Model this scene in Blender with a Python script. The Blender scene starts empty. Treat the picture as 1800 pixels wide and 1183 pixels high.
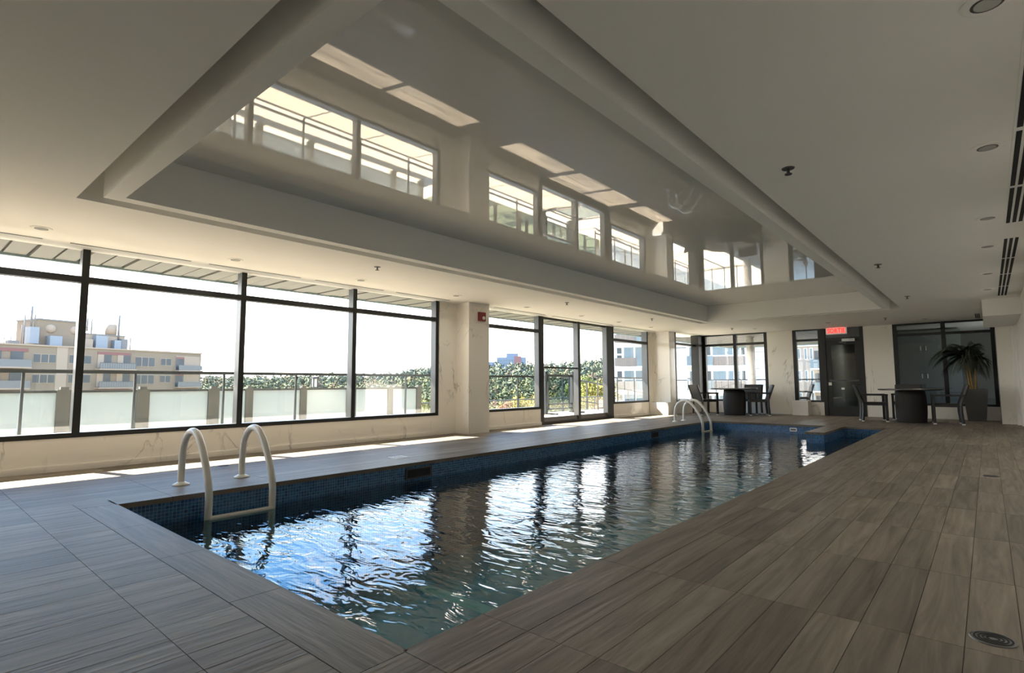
import bpy, bmesh, math, random
from mathutils import Matrix, Vector, noise

random.seed(7)
S = bpy.context.scene
C = S.collection
PI = math.pi

# ------------------------------------------------------------------ camera
def set_camera():
    yaw, pitch, roll = .71516, .0860, .0036
    fw = Vector((-math.sin(yaw)*math.cos(pitch), math.cos(yaw)*math.cos(pitch), math.sin(pitch)))
    rt = Vector((math.cos(yaw), math.sin(yaw), 0))
    dn = fw.cross(rt)
    c, s = math.cos(roll), math.sin(roll)
    r2, d2 = c*rt + s*dn, -s*rt + c*dn
    cam = bpy.data.cameras.new('camera')
    cam.sensor_width = 36
    cam.sensor_fit = 'HORIZONTAL'
    cam.lens = 959.05/1800*36
    cam.clip_start = .05
    cam.clip_end = 5000
    o = bpy.data.objects.new('camera', cam)
    m = Matrix.Identity(4)
    for i in range(3):
        m[i][0] = r2[i]; m[i][1] = -d2[i]; m[i][2] = -fw[i]
    m[0][3], m[1][3], m[2][3] = 0, 0, 1.05
    o.matrix_world = m
    C.objects.link(o)
    S.camera = o
set_camera()

# ------------------------------------------------------------------ world, sun, exposure
SKY = 3.2
SUN = 22.0
S.view_settings.view_transform = 'Standard'
S.view_settings.look = 'None'
S.view_settings.gamma = 1
S.view_settings.use_curve_mapping = False
S.view_settings.exposure = 1.14

def set_world():
    w = bpy.data.worlds.new('sky'); S.world = w
    w.use_nodes = True
    nt = w.node_tree; nt.nodes.clear()
    N = nt.nodes.new; L = nt.links.new
    tc = N('ShaderNodeTexCoord'); sp = N('ShaderNodeSeparateXYZ')
    L(tc.outputs['Generated'], sp.inputs[0])
    rp = N('ShaderNodeValToRGB')
    e = rp.color_ramp.elements
    e[0].position = 0; e[0].color = (1, .975, .93, 1)
    e[1].position = .9; e[1].color = (.14, .36, .80, 1)
    for p, c in ((.10, (.97, .98, 1, 1)), (.17, (.95, .98, 1.0, 1)), (.23, (.50, .75, 1.0, 1)), (.30, (.17, .47, 1.0, 1))):
        x = e.new(p); x.color = c
    L(sp.outputs['Z'], rp.inputs[0])
    # soft broken cloud over the whole dome
    mp = N('ShaderNodeMapping'); mp.inputs['Scale'].default_value = (1.2, 1.2, 3.6)
    L(tc.outputs['Generated'], mp.inputs[0])
    nz = N('ShaderNodeTexNoise'); nz.inputs['Scale'].default_value = 2.4
    nz.inputs['Detail'].default_value = 6; nz.inputs['Roughness'].default_value = .6
    L(mp.outputs[0], nz.inputs['Vector'])
    cr = N('ShaderNodeValToRGB')
    cr.color_ramp.elements[0].position = .52; cr.color_ramp.elements[0].color = (0, 0, 0, 1)
    cr.color_ramp.elements[1].position = .68; cr.color_ramp.elements[1].color = (1, 1, 1, 1)
    L(nz.outputs['Fac'], cr.inputs[0])
    mx = N('ShaderNodeMixRGB'); mx.inputs['Color2'].default_value = (1, .99, .97, 1)
    L(cr.outputs[0], mx.inputs['Fac']); L(rp.outputs[0], mx.inputs['Color1'])
    bg = N('ShaderNodeBackground'); bg.inputs['Strength'].default_value = SKY
    L(mx.outputs[0], bg.inputs['Color'])
    out = N('ShaderNodeOutputWorld'); L(bg.outputs[0], out.inputs[0])
set_world()

def set_sun():
    l = bpy.data.lights.new('sun', 'SUN'); l.energy = SUN; l.angle = .009; l.color = (1, .94, .84)
    o = bpy.data.objects.new('sun', l); C.objects.link(o)
    d = Vector((1, .31, -.97)).normalized()
    o.rotation_euler = d.to_track_quat('-Z', 'Y').to_euler()
    o.location = (-60, -20, 60)
set_sun()
cy = S.cycles
cy.use_denoising = True
cy.max_bounces = 10; cy.diffuse_bounces = 6; cy.glossy_bounces = 5
cy.transparent_max_bounces = 24; cy.transmission_bounces = 6
cy.caustics_reflective = False; cy.caustics_refractive = False
cy.sample_clamp_indirect = 6

# ------------------------------------------------------------------ materials
MATS = {}
def base_mat(name):
    m = bpy.data.materials.new(name); m.use_nodes = True
    nt = m.node_tree; b = nt.nodes['Principled BSDF']
    MATS[name] = m
    return m, nt, b
def plain(name, col, rough=.5, metal=0, spec=.5, vary=.06, scale=6, bump=0, bscale=60):
    m, nt, b = base_mat(name)
    N = nt.nodes.new; L = nt.links.new
    b.inputs['Roughness'].default_value = rough
    b.inputs['Metallic'].default_value = metal
    b.inputs['Specular IOR Level'].default_value = spec
    tc = N('ShaderNodeTexCoord')
    nz = N('ShaderNodeTexNoise'); nz.inputs['Scale'].default_value = scale; nz.inputs['Detail'].default_value = 4
    L(tc.outputs['Object'], nz.inputs['Vector'])
    mx = N('ShaderNodeMixRGB')
    mx.inputs['Color1'].default_value = tuple(c*(1-vary) for c in col) + (1,)
    mx.inputs['Color2'].default_value = tuple(min(1, c*(1+vary)) for c in col) + (1,)
    L(nz.outputs['Fac'], mx.inputs['Fac']); L(mx.outputs[0], b.inputs['Base Color'])
    if bump:
        n2 = N('ShaderNodeTexNoise'); n2.inputs['Scale'].default_value = bscale
        L(tc.outputs['Object'], n2.inputs['Vector'])
        bp = N('ShaderNodeBump'); bp.inputs['Strength'].default_value = bump; bp.inputs['Distance'].default_value = .02
        L(n2.outputs['Fac'], bp.inputs['Height']); L(bp.outputs[0], b.inputs['Normal'])
    return m
def emit(name, col, strength):
    m, nt, b = base_mat(name)
    b.inputs['Base Color'].default_value = col + (1,)
    b.inputs['Emission Color'].default_value = col + (1,)
    b.inputs['Emission Strength'].default_value = strength
    return m
def marble(name, tint=(.84, .81, .745)):
    m, nt, b = base_mat(name)
    N = nt.nodes.new; L = nt.links.new
    b.inputs['Roughness'].default_value = .16
    ge = N('ShaderNodeNewGeometry')
    mp = N('ShaderNodeMapping'); mp.inputs['Rotation'].default_value = (.5, .35, .9); mp.inputs['Scale'].default_value = (1, 1, .55)
    L(ge.outputs['Position'], mp.inputs[0])
    n1 = N('ShaderNodeTexNoise'); n1.inputs['Scale'].default_value = 1.1; n1.inputs['Detail'].default_value = 7; n1.inputs['Distortion'].default_value = 1.6
    L(mp.outputs[0], n1.inputs['Vector'])
    sub = N('ShaderNodeMath'); sub.operation = 'SUBTRACT'; sub.inputs[1].default_value = .5
    ab = N('ShaderNodeMath'); ab.operation = 'ABSOLUTE'
    L(n1.outputs['Fac'], sub.inputs[0]); L(sub.outputs[0], ab.inputs[0])
    rp = N('ShaderNodeValToRGB')
    rp.color_ramp.elements[0].position = 0; rp.color_ramp.elements[0].color = (.48, .46, .42, 1)
    rp.color_ramp.elements[1].position = .016; rp.color_ramp.elements[1].color = tint + (1,)
    L(ab.outputs[0], rp.inputs[0])
    n2 = N('ShaderNodeTexNoise'); n2.inputs['Scale'].default_value = 2.3; n2.inputs['Detail'].default_value = 3
    L(mp.outputs[0], n2.inputs['Vector'])
    mk = N('ShaderNodeValToRGB'); mk.color_ramp.elements[0].position = .5; mk.color_ramp.elements[1].position = .66
    L(n2.outputs['Fac'], mk.inputs[0])
    mx = N('ShaderNodeMixRGB'); mx.inputs['Color1'].default_value = tint + (1,)
    L(mk.outputs[0], mx.inputs['Fac']); L(rp.outputs[0], mx.inputs['Color2'])
    L(mx.outputs[0], b.inputs['Base Color'])
    return m
PW, PL, PX0, PY0 = .1765, 1.02, -1.544, .847     # plank width, length and grid origin
def plank_mat(name='wood_plank', along_x=False, cells=True):
    m, nt, b = base_mat(name)
    N = nt.nodes.new; L = nt.links.new
    ge = N('ShaderNodeNewGeometry'); sp = N('ShaderNodeSeparateXYZ'); L(ge.outputs['Position'], sp.inputs[0])
    def cell(out, o, w):
        a = N('ShaderNodeMath'); a.operation = 'SUBTRACT'; a.inputs[1].default_value = o
        d = N('ShaderNodeMath'); d.operation = 'DIVIDE'; d.inputs[1].default_value = w
        f = N('ShaderNodeMath'); f.operation = 'FLOOR'
        L(out, a.inputs[0]); L(a.outputs[0], d.inputs[0]); L(d.outputs[0], f.inputs[0]); return f.outputs[0]
    cx, cyy = cell(sp.outputs['X'], PX0, PW), cell(sp.outputs['Y'], PY0, PL)
    cb = N('ShaderNodeCombineXYZ'); L(cx, cb.inputs[0]); L(cyy, cb.inputs[1])
    wn = N('ShaderNodeTexWhiteNoise'); L(cb.outputs[0], wn.inputs['Vector'])
    if not cells: wn.inputs['Vector'].default_value = (1, 2, 3); nt.links.remove(wn.inputs['Vector'].links[0])
    off = N('ShaderNodeVectorMath'); off.operation = 'SCALE'; off.inputs['Scale'].default_value = 9
    L(wn.outputs['Color'], off.inputs[0])
    ad = N('ShaderNodeVectorMath'); L(ge.outputs['Position'], ad.inputs[0]); L(off.outputs[0], ad.inputs[1])
    mp = N('ShaderNodeMapping'); mp.inputs['Scale'].default_value = (.9, 13, 1) if along_x else (13, .9, 1)
    L(ad.outputs[0], mp.inputs[0])
    n1 = N('ShaderNodeTexNoise'); n1.inputs['Scale'].default_value = 1; n1.inputs['Detail'].default_value = 6; n1.inputs['Distortion'].default_value = 1.1; n1.inputs['Roughness'].default_value = .6
    L(mp.outputs[0], n1.inputs['Vector'])
    rp = N('ShaderNodeValToRGB'); e = rp.color_ramp.elements
    e[0].position = .28; e[0].color = (.112, .092, .072, 1)
    e[1].position = .76; e[1].color = (.29, .247, .198, 1)
    x = e.new(.5); x.color = (.192, .162, .128, 1)
    L(n1.outputs['Fac'], rp.inputs[0])
    hs = N('ShaderNodeHueSaturation')
    mr = N('ShaderNodeMapRange'); mr.inputs['To Min'].default_value = .78; mr.inputs['To Max'].default_value = 1.2
    L(wn.outputs['Value'], mr.inputs['Value']); L(mr.outputs[0], hs.inputs['Value']); L(rp.outputs[0], hs.inputs['Color'])
    L(hs.outputs[0], b.inputs['Base Color'])
    b.inputs['Roughness'].default_value = .5
    b.inputs['Specular IOR Level'].default_value = .16
    # brushed ripple relief along the boards
    mp2 = N('ShaderNodeMapping'); mp2.inputs['Scale'].default_value = (3.2, 42, 1) if along_x else (42, 3.2, 1); L(ad.outputs[0], mp2.inputs[0])
    n2 = N('ShaderNodeTexNoise'); n2.inputs['Scale'].default_value = 1; n2.inputs['Detail'].default_value = 2; L(mp2.outputs[0], n2.inputs['Vector'])
    bp = N('ShaderNodeBump'); bp.inputs['Strength'].default_value = .55; bp.inputs['Distance'].default_value = .006
    L(n2.outputs['Fac'], bp.inputs['Height']); L(bp.outputs[0], b.inputs['Normal'])
    return m
def mosaic_mat():
    m, nt, b = base_mat('mosaic')
    N = nt.nodes.new; L = nt.links.new
    ge = N('ShaderNodeNewGeometry'); sp = N('ShaderNodeSeparateXYZ'); L(ge.outputs['Position'], sp.inputs[0])
    T = .032
    cells, joints = [], []
    for ax in 'XYZ':
        d = N('ShaderNodeMath'); d.operation = 'DIVIDE'; d.inputs[1].default_value = T; L(sp.outputs[ax], d.inputs[0])
        a = N('ShaderNodeMath'); a.operation = 'ADD'; a.inputs[1].default_value = .503; L(d.outputs[0], a.inputs[0])
        f = N('ShaderNodeMath'); f.operation = 'FLOOR'; L(a.outputs[0], f.inputs[0]); cells.append(f.outputs[0])
        fr = N('ShaderNodeMath'); fr.operation = 'FRACT'; L(a.outputs[0], fr.inputs[0])
        lt = N('ShaderNodeMath'); lt.operation = 'LESS_THAN'; lt.inputs[1].default_value = .10; L(fr.outputs[0], lt.inputs[0]); joints.append(lt.outputs[0])
    # leave out the joint of the axis the face looks along
    sn = N('ShaderNodeSeparateXYZ'); L(ge.outputs['True Normal'], sn.inputs[0])
    tot = None
    for ax, j in zip('XYZ', joints):
        ab = N('ShaderNodeMath'); ab.operation = 'ABSOLUTE'; L(sn.outputs[ax], ab.inputs[0])
        lt = N('ShaderNodeMath'); lt.operation = 'LESS_THAN'; lt.inputs[1].default_value = .5; L(ab.outputs[0], lt.inputs[0])
        mu = N('ShaderNodeMath'); mu.operation = 'MULTIPLY'; L(lt.outputs[0], mu.inputs[0]); L(j, mu.inputs[1])
        if tot is None: tot = mu.outputs[0]
        else:
            mxx = N('ShaderNodeMath'); mxx.operation = 'MAXIMUM'; L(tot, mxx.inputs[0]); L(mu.outputs[0], mxx.inputs[1]); tot = mxx.outputs[0]
    cb = N('ShaderNodeCombineXYZ')
    for i in range(3): L(cells[i], cb.inputs[i])
    wn = N('ShaderNodeTexWhiteNoise'); L(cb.outputs[0], wn.inputs['Vector'])
    rp = N('ShaderNodeValToRGB'); e = rp.color_ramp.elements
    e[0].color = (.009, .055, .17, 1); e[1].color = (.04, .17, .37, 1)
    L(wn.outputs['Value'], rp.inputs[0])
    mx = N('ShaderNodeMixRGB'); mx.inputs['Color2'].default_value = (.28, .38, .48, 1)
    L(tot, mx.inputs['Fac']); L(rp.outputs[0], mx.inputs['Color1']); L(mx.outputs[0], b.inputs['Base Color'])
    b.inputs['Roughness'].default_value = .18
    return m
def glass_mat(name, tint=(.965, .945, .90), ior=1.45, rough=0.0):
    m = bpy.data.materials.new(name); m.use_nodes = True; MATS[name] = m
    nt = m.node_tree; nt.nodes.clear(); N = nt.nodes.new; L = nt.links.new
    tr = N('ShaderNodeBsdfTransparent'); tr.inputs[0].default_value = tint + (1,)
    gl = N('ShaderNodeBsdfGlossy'); gl.inputs['Roughness'].default_value = rough
    # angle term that is the same from both sides of the thin pane
    lw = N('ShaderNodeLayerWeight'); lw.inputs['Blend'].default_value = .5
    pw = N('ShaderNodeMath'); pw.operation = 'POWER'; pw.inputs[1].default_value = 4.0
    L(lw.outputs['Facing'], pw.inputs[0])
    r0 = ((ior-1)/(ior+1))**2*1.8
    mr = N('ShaderNodeMapRange'); mr.inputs['To Min'].default_value = r0; mr.inputs['To Max'].default_value = .95
    L(pw.outputs[0], mr.inputs['Value'])
    mx = N('ShaderNodeMixShader'); L(mr.outputs[0], mx.inputs[0]); L(tr.outputs[0], mx.inputs[1]); L(gl.outputs[0], mx.inputs[2])
    out = N('ShaderNodeOutputMaterial'); L(mx.outputs[0], out.inputs[0])
    return m
def frosted_mat():
    m = bpy.data.materials.new('frosted_glass'); m.use_nodes = True; MATS['frosted_glass'] = m
    nt = m.node_tree; nt.nodes.clear(); N = nt.nodes.new; L = nt.links.new
    d = N('ShaderNodeBsdfDiffuse'); d.inputs[0].default_value = (.46, .535, .56, 1)
    t = N('ShaderNodeBsdfTranslucent'); t.inputs[0].default_value = (.30, .365, .40, 1)
    mx = N('ShaderNodeMixShader'); mx.inputs[0].default_value = .45
    L(d.outputs[0], mx.inputs[1]); L(t.outputs[0], mx.inputs[2])
    g = N('ShaderNodeBsdfGlossy'); g.inputs['Roughness'].default_value = .25
    m2 = N('ShaderNodeMixShader'); m2.inputs[0].default_value = .06
    L(mx.outputs[0], m2.inputs[1]); L(g.outputs[0], m2.inputs[2])
    out = N('ShaderNodeOutputMaterial'); L(m2.outputs[0], out.inputs[0])
    return m
def water_mat():
    m = bpy.data.materials.new('pool_water'); m.use_nodes = True; MATS['pool_water'] = m
    nt = m.node_tree; nt.nodes.clear(); N = nt.nodes.new; L = nt.links.new
    ge = N('ShaderNodeNewGeometry')
    mp = N('ShaderNodeMapping'); mp.inputs['Rotation'].default_value = (0, 0, .55); mp.inputs['Scale'].default_value = (2.0, 4.6, 1)
    L(ge.outputs['Position'], mp.inputs[0])
    n1 = N('ShaderNodeTexNoise'); n1.inputs['Scale'].default_value = 1.6; n1.inputs['Detail'].default_value = 2.5; n1.inputs['Distortion'].default_value = .7
    L(mp.outputs[0], n1.inputs['Vector'])
    n2 = N('ShaderNodeTexNoise'); n2.inputs['Scale'].default_value = .55; n2.inputs['Detail'].default_value = 1
    L(ge.outputs['Position'], n2.inputs['Vector'])
    ad = N('ShaderNodeMath'); ad.operation = 'MULTIPLY_ADD'; ad.inputs[1].default_value = .6
    L(n2.outputs['Fac'], ad.inputs[0]); L(n1.outputs['Fac'], ad.inputs[2])
    bp = N('ShaderNodeBump'); bp.inputs['Strength'].default_value = 1.0; bp.inputs['Distance'].default_value = .011
    L(ad.outputs[0], bp.inputs['Height'])
    tr = N('ShaderNodeBsdfTransparent'); tr.inputs[0].default_value = (.36, .82, .93, 1)
    gl = N('ShaderNodeBsdfGlossy'); gl.inputs['Roughness'].default_value = .015
    L(bp.outputs[0], gl.inputs['Normal'])
    fr = N('ShaderNodeFresnel'); fr.inputs['IOR'].default_value = 1.36; L(bp.outputs[0], fr.inputs['Normal'])
    mx = N('ShaderNodeMixShader'); L(fr.outputs[0], mx.inputs[0]); L(tr.outputs[0], mx.inputs[1]); L(gl.outputs[0], mx.inputs[2])
    out = N('ShaderNodeOutputMaterial'); L(mx.outputs[0], out.inputs[0])
    return m
def foliage_mat(name, c1, c2):
    m, nt, b = base_mat(name)
    N = nt.nodes.new; L = nt.links.new
    ge = N('ShaderNodeNewGeometry')
    nz = N('ShaderNodeTexNoise'); nz.inputs['Scale'].default_value = .55; nz.inputs['Detail'].default_value = 5
    L(ge.outputs['Position'], nz.inputs['Vector'])
    rp = N('ShaderNodeValToRGB'); rp.color_ramp.elements[0].position = .32; rp.color_ramp.elements[1].position = .68
    rp.color_ramp.elements[0].color = c1 + (1,); rp.color_ramp.elements[1].color = c2 + (1,)
    L(nz.outputs['Fac'], rp.inputs[0]); L(rp.outputs[0], b.inputs['Base Color'])
    b.inputs['Roughness'].default_value = .8; b.inputs['Specular IOR Level'].default_value = .1
    return m
def forest_mat():
    m, nt, b = base_mat('forest_mixed')
    N = nt.nodes.new; L = nt.links.new
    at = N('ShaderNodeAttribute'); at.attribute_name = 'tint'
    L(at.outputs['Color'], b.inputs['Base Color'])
    b.inputs['Roughness'].default_value = .9; b.inputs['Specular IOR Level'].default_value = .05
    return m
def slab_mat(name, col, w, rough=.7):       # concrete with faint square joints
    m, nt, b = base_mat(name)
    N = nt.nodes.new; L = nt.links.new
    ge = N('ShaderNodeNewGeometry')
    br = N('ShaderNodeTexBrick'); br.offset = 0; br.inputs['Scale'].default_value = 1
    br.inputs['Brick Width'].default_value = w; br.inputs['Row Height'].default_value = w; br.inputs['Mortar Size'].default_value = .008
    br.inputs['Color1'].default_value = col + (1,); br.inputs['Color2'].default_value = tuple(c*.93 for c in col) + (1,)
    br.inputs['Mortar'].default_value = tuple(c*.5 for c in col) + (1,)
    L(ge.outputs['Position'], br.inputs['Vector']); L(br.outputs[0], b.inputs['Base Color'])
    b.inputs['Roughness'].default_value = rough
    return m
def gloss_ceiling_mat():
    m, nt, b = base_mat('gloss_film')
    b.inputs['Base Color'].default_value = (.76, .75, .72, 1)
    b.inputs['Roughness'].default_value = .02
    b.inputs['IOR'].default_value = 2.2
    b.inputs['Specular IOR Level'].default_value = .5
    N = nt.nodes.new; L = nt.links.new
    ge = N('ShaderNodeNewGeometry')
    nz = N('ShaderNodeTexNoise'); nz.inputs['Scale'].default_value = .35; nz.inputs['Detail'].default_value = 0
    L(ge.outputs['Position'], nz.inputs['Vector'])
    bp = N('ShaderNodeBump'); bp.inputs['Strength'].default_value = .05; bp.inputs['Distance'].default_value = .02
    L(nz.outputs['Fac'], bp.inputs['Height']); L(bp.outputs[0], b.inputs['Normal'])
    return m

plank_mat(); plank_mat('coping_along_x', True, False); plank_mat('coping_along_y', False, False); mosaic_mat(); marble('marble'); water_mat(); frosted_mat(); gloss_ceiling_mat(); forest_mat()
glass_mat('glass'); glass_mat('glass_dark', (.55, .6, .58)); glass_mat('glass_far', (.35, .45, .5))
plain('ceiling_paint', (.88, .87, .84), .8, vary=.012, scale=2)
plain('frame_dark', (.014, .015, .015), .42, .1, vary=.15)
plain('frame_side', (.10, .105, .11), .32, .5, vary=.1)
plain('grout', (.06, .053, .045), .9)
plain('coping', (.235, .198, .157), .36, vary=.28, scale=5, bump=.15, bscale=30)
plain('rail_cream', (.80, .78, .72), .32, vary=.03)
plain('white_paint', (.84, .83, .80), .5, vary=.02)
plain('wicker_dark', (.026, .024, .022), .55, vary=.4, scale=90, bump=.5, bscale=180)
plain('chair_metal', (.045, .045, .046), .4, .4)
plain('foot_white', (.85, .84, .82), .5)
plain('table_top', (.075, .072, .068), .25)
plain('planter_grey', (.085, .085, .085), .6, vary=.15, scale=14)
plain('soil', (.03, .022, .015), .95)
plain('palm_leaf', (.012, .02, .008), .55, vary=.5, scale=7)
plain('palm_stem', (.34, .21, .06), .7, vary=.4, scale=12)
plain('alarm_red', (.22, .012, .016), .35)
plain('black_slot', (.012, .012, .012), .9)
plain('steel', (.55, .55, .54), .3, .9)
plain('steel_dark', (.10, .10, .10), .35, .8)
plain('terrace_stone', (.55, .475, .37), .8, vary=.08)
plain('soffit_metal', (.115, .11, .10), .5, .1, vary=.05)
plain('fascia', (.16, .24, .26), .5)
plain('rail_grey', (.04, .048, .053), .4, .4)
plain('post_grey', (.085, .095, .092), .6, vary=.1)
plain('beige_wall', (.165, .122, .08), .9, vary=.06, scale=.5)
plain('beige_light', (.245, .185, .13), .9)
plain('red_panel', (.15, .06, .05), .8)
plain('blue_unit', (.165, .18, .19), .6, vary=.15)
plain('grey_unit', (.12, .115, .105), .7)
plain('far_glass', (.035, .04, .04), .5, vary=.5, scale=.6)
plain('far_glass_pale', (.085, .125, .14), .3, vary=.3, scale=.5)
plain('white_wall', (.56, .56, .55), .7, vary=.02)
plain('slat_brown', (.16, .13, .11), .7, vary=.2)
plain('siding_grey', (.36, .375, .375), .6, vary=.05)
plain('stone_wall', (.28, .24, .20), .9, vary=.1, scale=1.2)
plain('lobby_wall', (.16, .165, .155), .8)
plain('lobby_floor', (.05, .052, .048), .3)
plain('cabinet_grey', (.13, .14, .135), .5, vary=.05)
plain('handle_pale', (.85, .86, .82), .25, .3)
plain('paper', (.8, .8, .76), .7)
plain('hill_ground', (.10, .115, .06), 1, vary=.4, scale=.05)
plain('bark', (.07, .05, .035), .9)
plain('hill_brick', (.22, .10, .09), .8)
plain('hill_blue', (.14, .17, .22), .6, vary=.2, scale=.3)
plain('pool_shell', (.10, .50, .66), .3, vary=.12, scale=5)
plain('pale_tile', (.85, .95, .92), .4)
plain('lens_glass', (.5, .5, .48), .2)
emit('sign_face', (.8, .77, .72), .08)
emit('sign_red', (.95, .025, .015), 1.1)
emit('lamp_spot', (1.0, .95, .85), 3.0)
foliage_mat('leaf_green', (0.04, 0.06, 0.018), (0.085, 0.11, 0.032))
foliage_mat('leaf_yellow', (0.125, 0.112, 0.028), (0.22, 0.185, 0.045))
foliage_mat('leaf_orange', (0.14, 0.085, 0.03), (0.23, 0.14, 0.05))
foliage_mat('leaf_red', (0.14, 0.05, 0.036), (0.22, 0.09, 0.065))
foliage_mat('leaf_lime', (0.078, 0.1, 0.025), (0.165, 0.185, 0.045))

# ------------------------------------------------------------------ mesh helpers
class MB:
    def __init__(s): s.v, s.f = [], []
    def quad(s, *p):
        n = len(s.v); s.v += [tuple(q) for q in p]; s.f.append(tuple(range(n, n+len(p)))); return s
    def box(s, x0, x1, y0, y1, z0, z1, M=None):
        n = len(s.v)
        p = [(x, y, z) for z in (z0, z1) for y in (y0, y1) for x in (x0, x1)]
        if M: p = [tuple(M @ Vector(q)) for q in p]
        s.v += p
        for q in ((0, 2, 3, 1), (4, 5, 7, 6), (0, 1, 5, 4), (2, 6, 7, 3), (0, 4, 6, 2), (1, 3, 7, 5)):
            s.f.append(tuple(n+i for i in q))
        return s
    def tube(s, pts, r, seg=10, cap=True):
        pts = [Vector(p) for p in pts]; n0 = len(s.v); up = None
        for i, p in enumerate(pts):
            d = (pts[min(i+1, len(pts)-1)]-pts[max(i-1, 0)]).normalized()
            if up is None: up = Vector((0, 0, 1)) if abs(d.z) < .9 else Vector((1, 0, 0))
            a = d.cross(up).normalized(); b = a.cross(d).normalized(); up = b
            rr = r[i] if isinstance(r, (list, tuple)) else r
            for k in range(seg):
                t = 2*PI*k/seg
                s.v.append(tuple(p+a*math.cos(t)*rr+b*math.sin(t)*rr))
        for i in range(len(pts)-1):
            for k in range(seg):
                k2 = (k+1) % seg
                s.f.append((n0+i*seg+k, n0+i*seg+k2, n0+(i+1)*seg+k2, n0+(i+1)*seg+k))
        if cap:
            s.f.append(tuple(n0+k for k in reversed(range(seg))))
            s.f.append(tuple(n0+(len(pts)-1)*seg+k for k in range(seg)))
        return s
    def lathe(s, prof, cx=0, cy=0, seg=24, z0=0):
        n0 = len(s.v)
        for r, z in prof:
            for k in range(seg):
                t = 2*PI*k/seg; s.v.append((cx+r*math.cos(t), cy+r*math.sin(t), z0+z))
        for i in range(len(prof)-1):
            for k in range(seg):
                k2 = (k+1) % seg
                s.f.append((n0+i*seg+k, n0+i*seg+k2, n0+(i+1)*seg+k2, n0+(i+1)*seg+k))
        s.f.append(tuple(n0+k for k in reversed(range(seg))))
        s.f.append(tuple(n0+(len(prof)-1)*seg+k for k in range(seg)))
        return s
    def mesh(s, name, mat, smooth=False):
        me = bpy.data.meshes.new(name); me.from_pydata(s.v, [], s.f); me.update()
        if smooth:
            for p in me.polygons: p.use_smooth = len(p.vertices) < 8
        if mat: me.materials.append(MATS[mat])
        return me
    def build(s, name, mat, parent=None, smooth=False, label=None):
        return link(name, s.mesh(name, mat, smooth), parent, label)
def link(name, data, parent=None, label=None):
    o = bpy.data.objects.new(name, data); C.objects.link(o)
    if parent is not None:
        o.parent = parent; o.matrix_parent_inverse = Matrix.Translation(-world_loc(parent)) if parent.rotation_euler.z == 0 else Matrix.Identity(4)
    if label: o['label'] = label
    return o
def world_loc(o):
    v = Vector(o.location)
    return v          # every root sits at world level; parts sit at zero
def part_of(o): return o
def tag(o, label, cat=None, group=None, kind=None):
    o['label'] = label
    if cat: o['category'] = cat
    if group: o['group'] = group
    if kind: o['kind'] = kind
    return o
def thing(name, loc, label, cat, group=None, kind=None):
    o = bpy.data.objects.new(name, None); C.objects.link(o)
    o.location = loc; o.empty_display_size = .2
    return tag(o, label, cat, group, kind)
def sub(name, mb, mat, parent, smooth=False, label=None):    # a sub-part under a mesh part that sits at zero
    o = bpy.data.objects.new(name, mb.mesh(name, mat, smooth)); C.objects.link(o); o.parent = parent
    if label: o['label'] = label
    return o
def box(x0, x1, y0, y1, z0, z1): return MB().box(x0, x1, y0, y1, z0, z1)
def copy_tree(o, parent=None):
    c = o.copy(); C.objects.link(c)
    if parent is not None: c.parent = parent
    for ch in list(o.children): copy_tree(ch, c)
    return c
ORD = ['first', 'second', 'third', 'fourth', 'fifth', 'sixth', 'seventh', 'eighth', 'ninth', 'tenth', 'eleventh', 'twelfth', 'thirteenth', 'fourteenth', 'fifteenth', 'sixteenth']

# ------------------------------------------------------------------ main dimensions
HC = 2.78                      # ceiling
XW = -8.62                     # window wall, inner face
XR = .60                       # right wall
YB, YF = -7.0, 19.85           # wall behind the camera, far wall
PX, PXR, PY, PYF = -5.87, -1.79, 1.415, 15.1     # pool
WZ = -.235
CW = .25                       # coping width
X2 = -8.0                      # window plane beyond the second pillar

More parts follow.
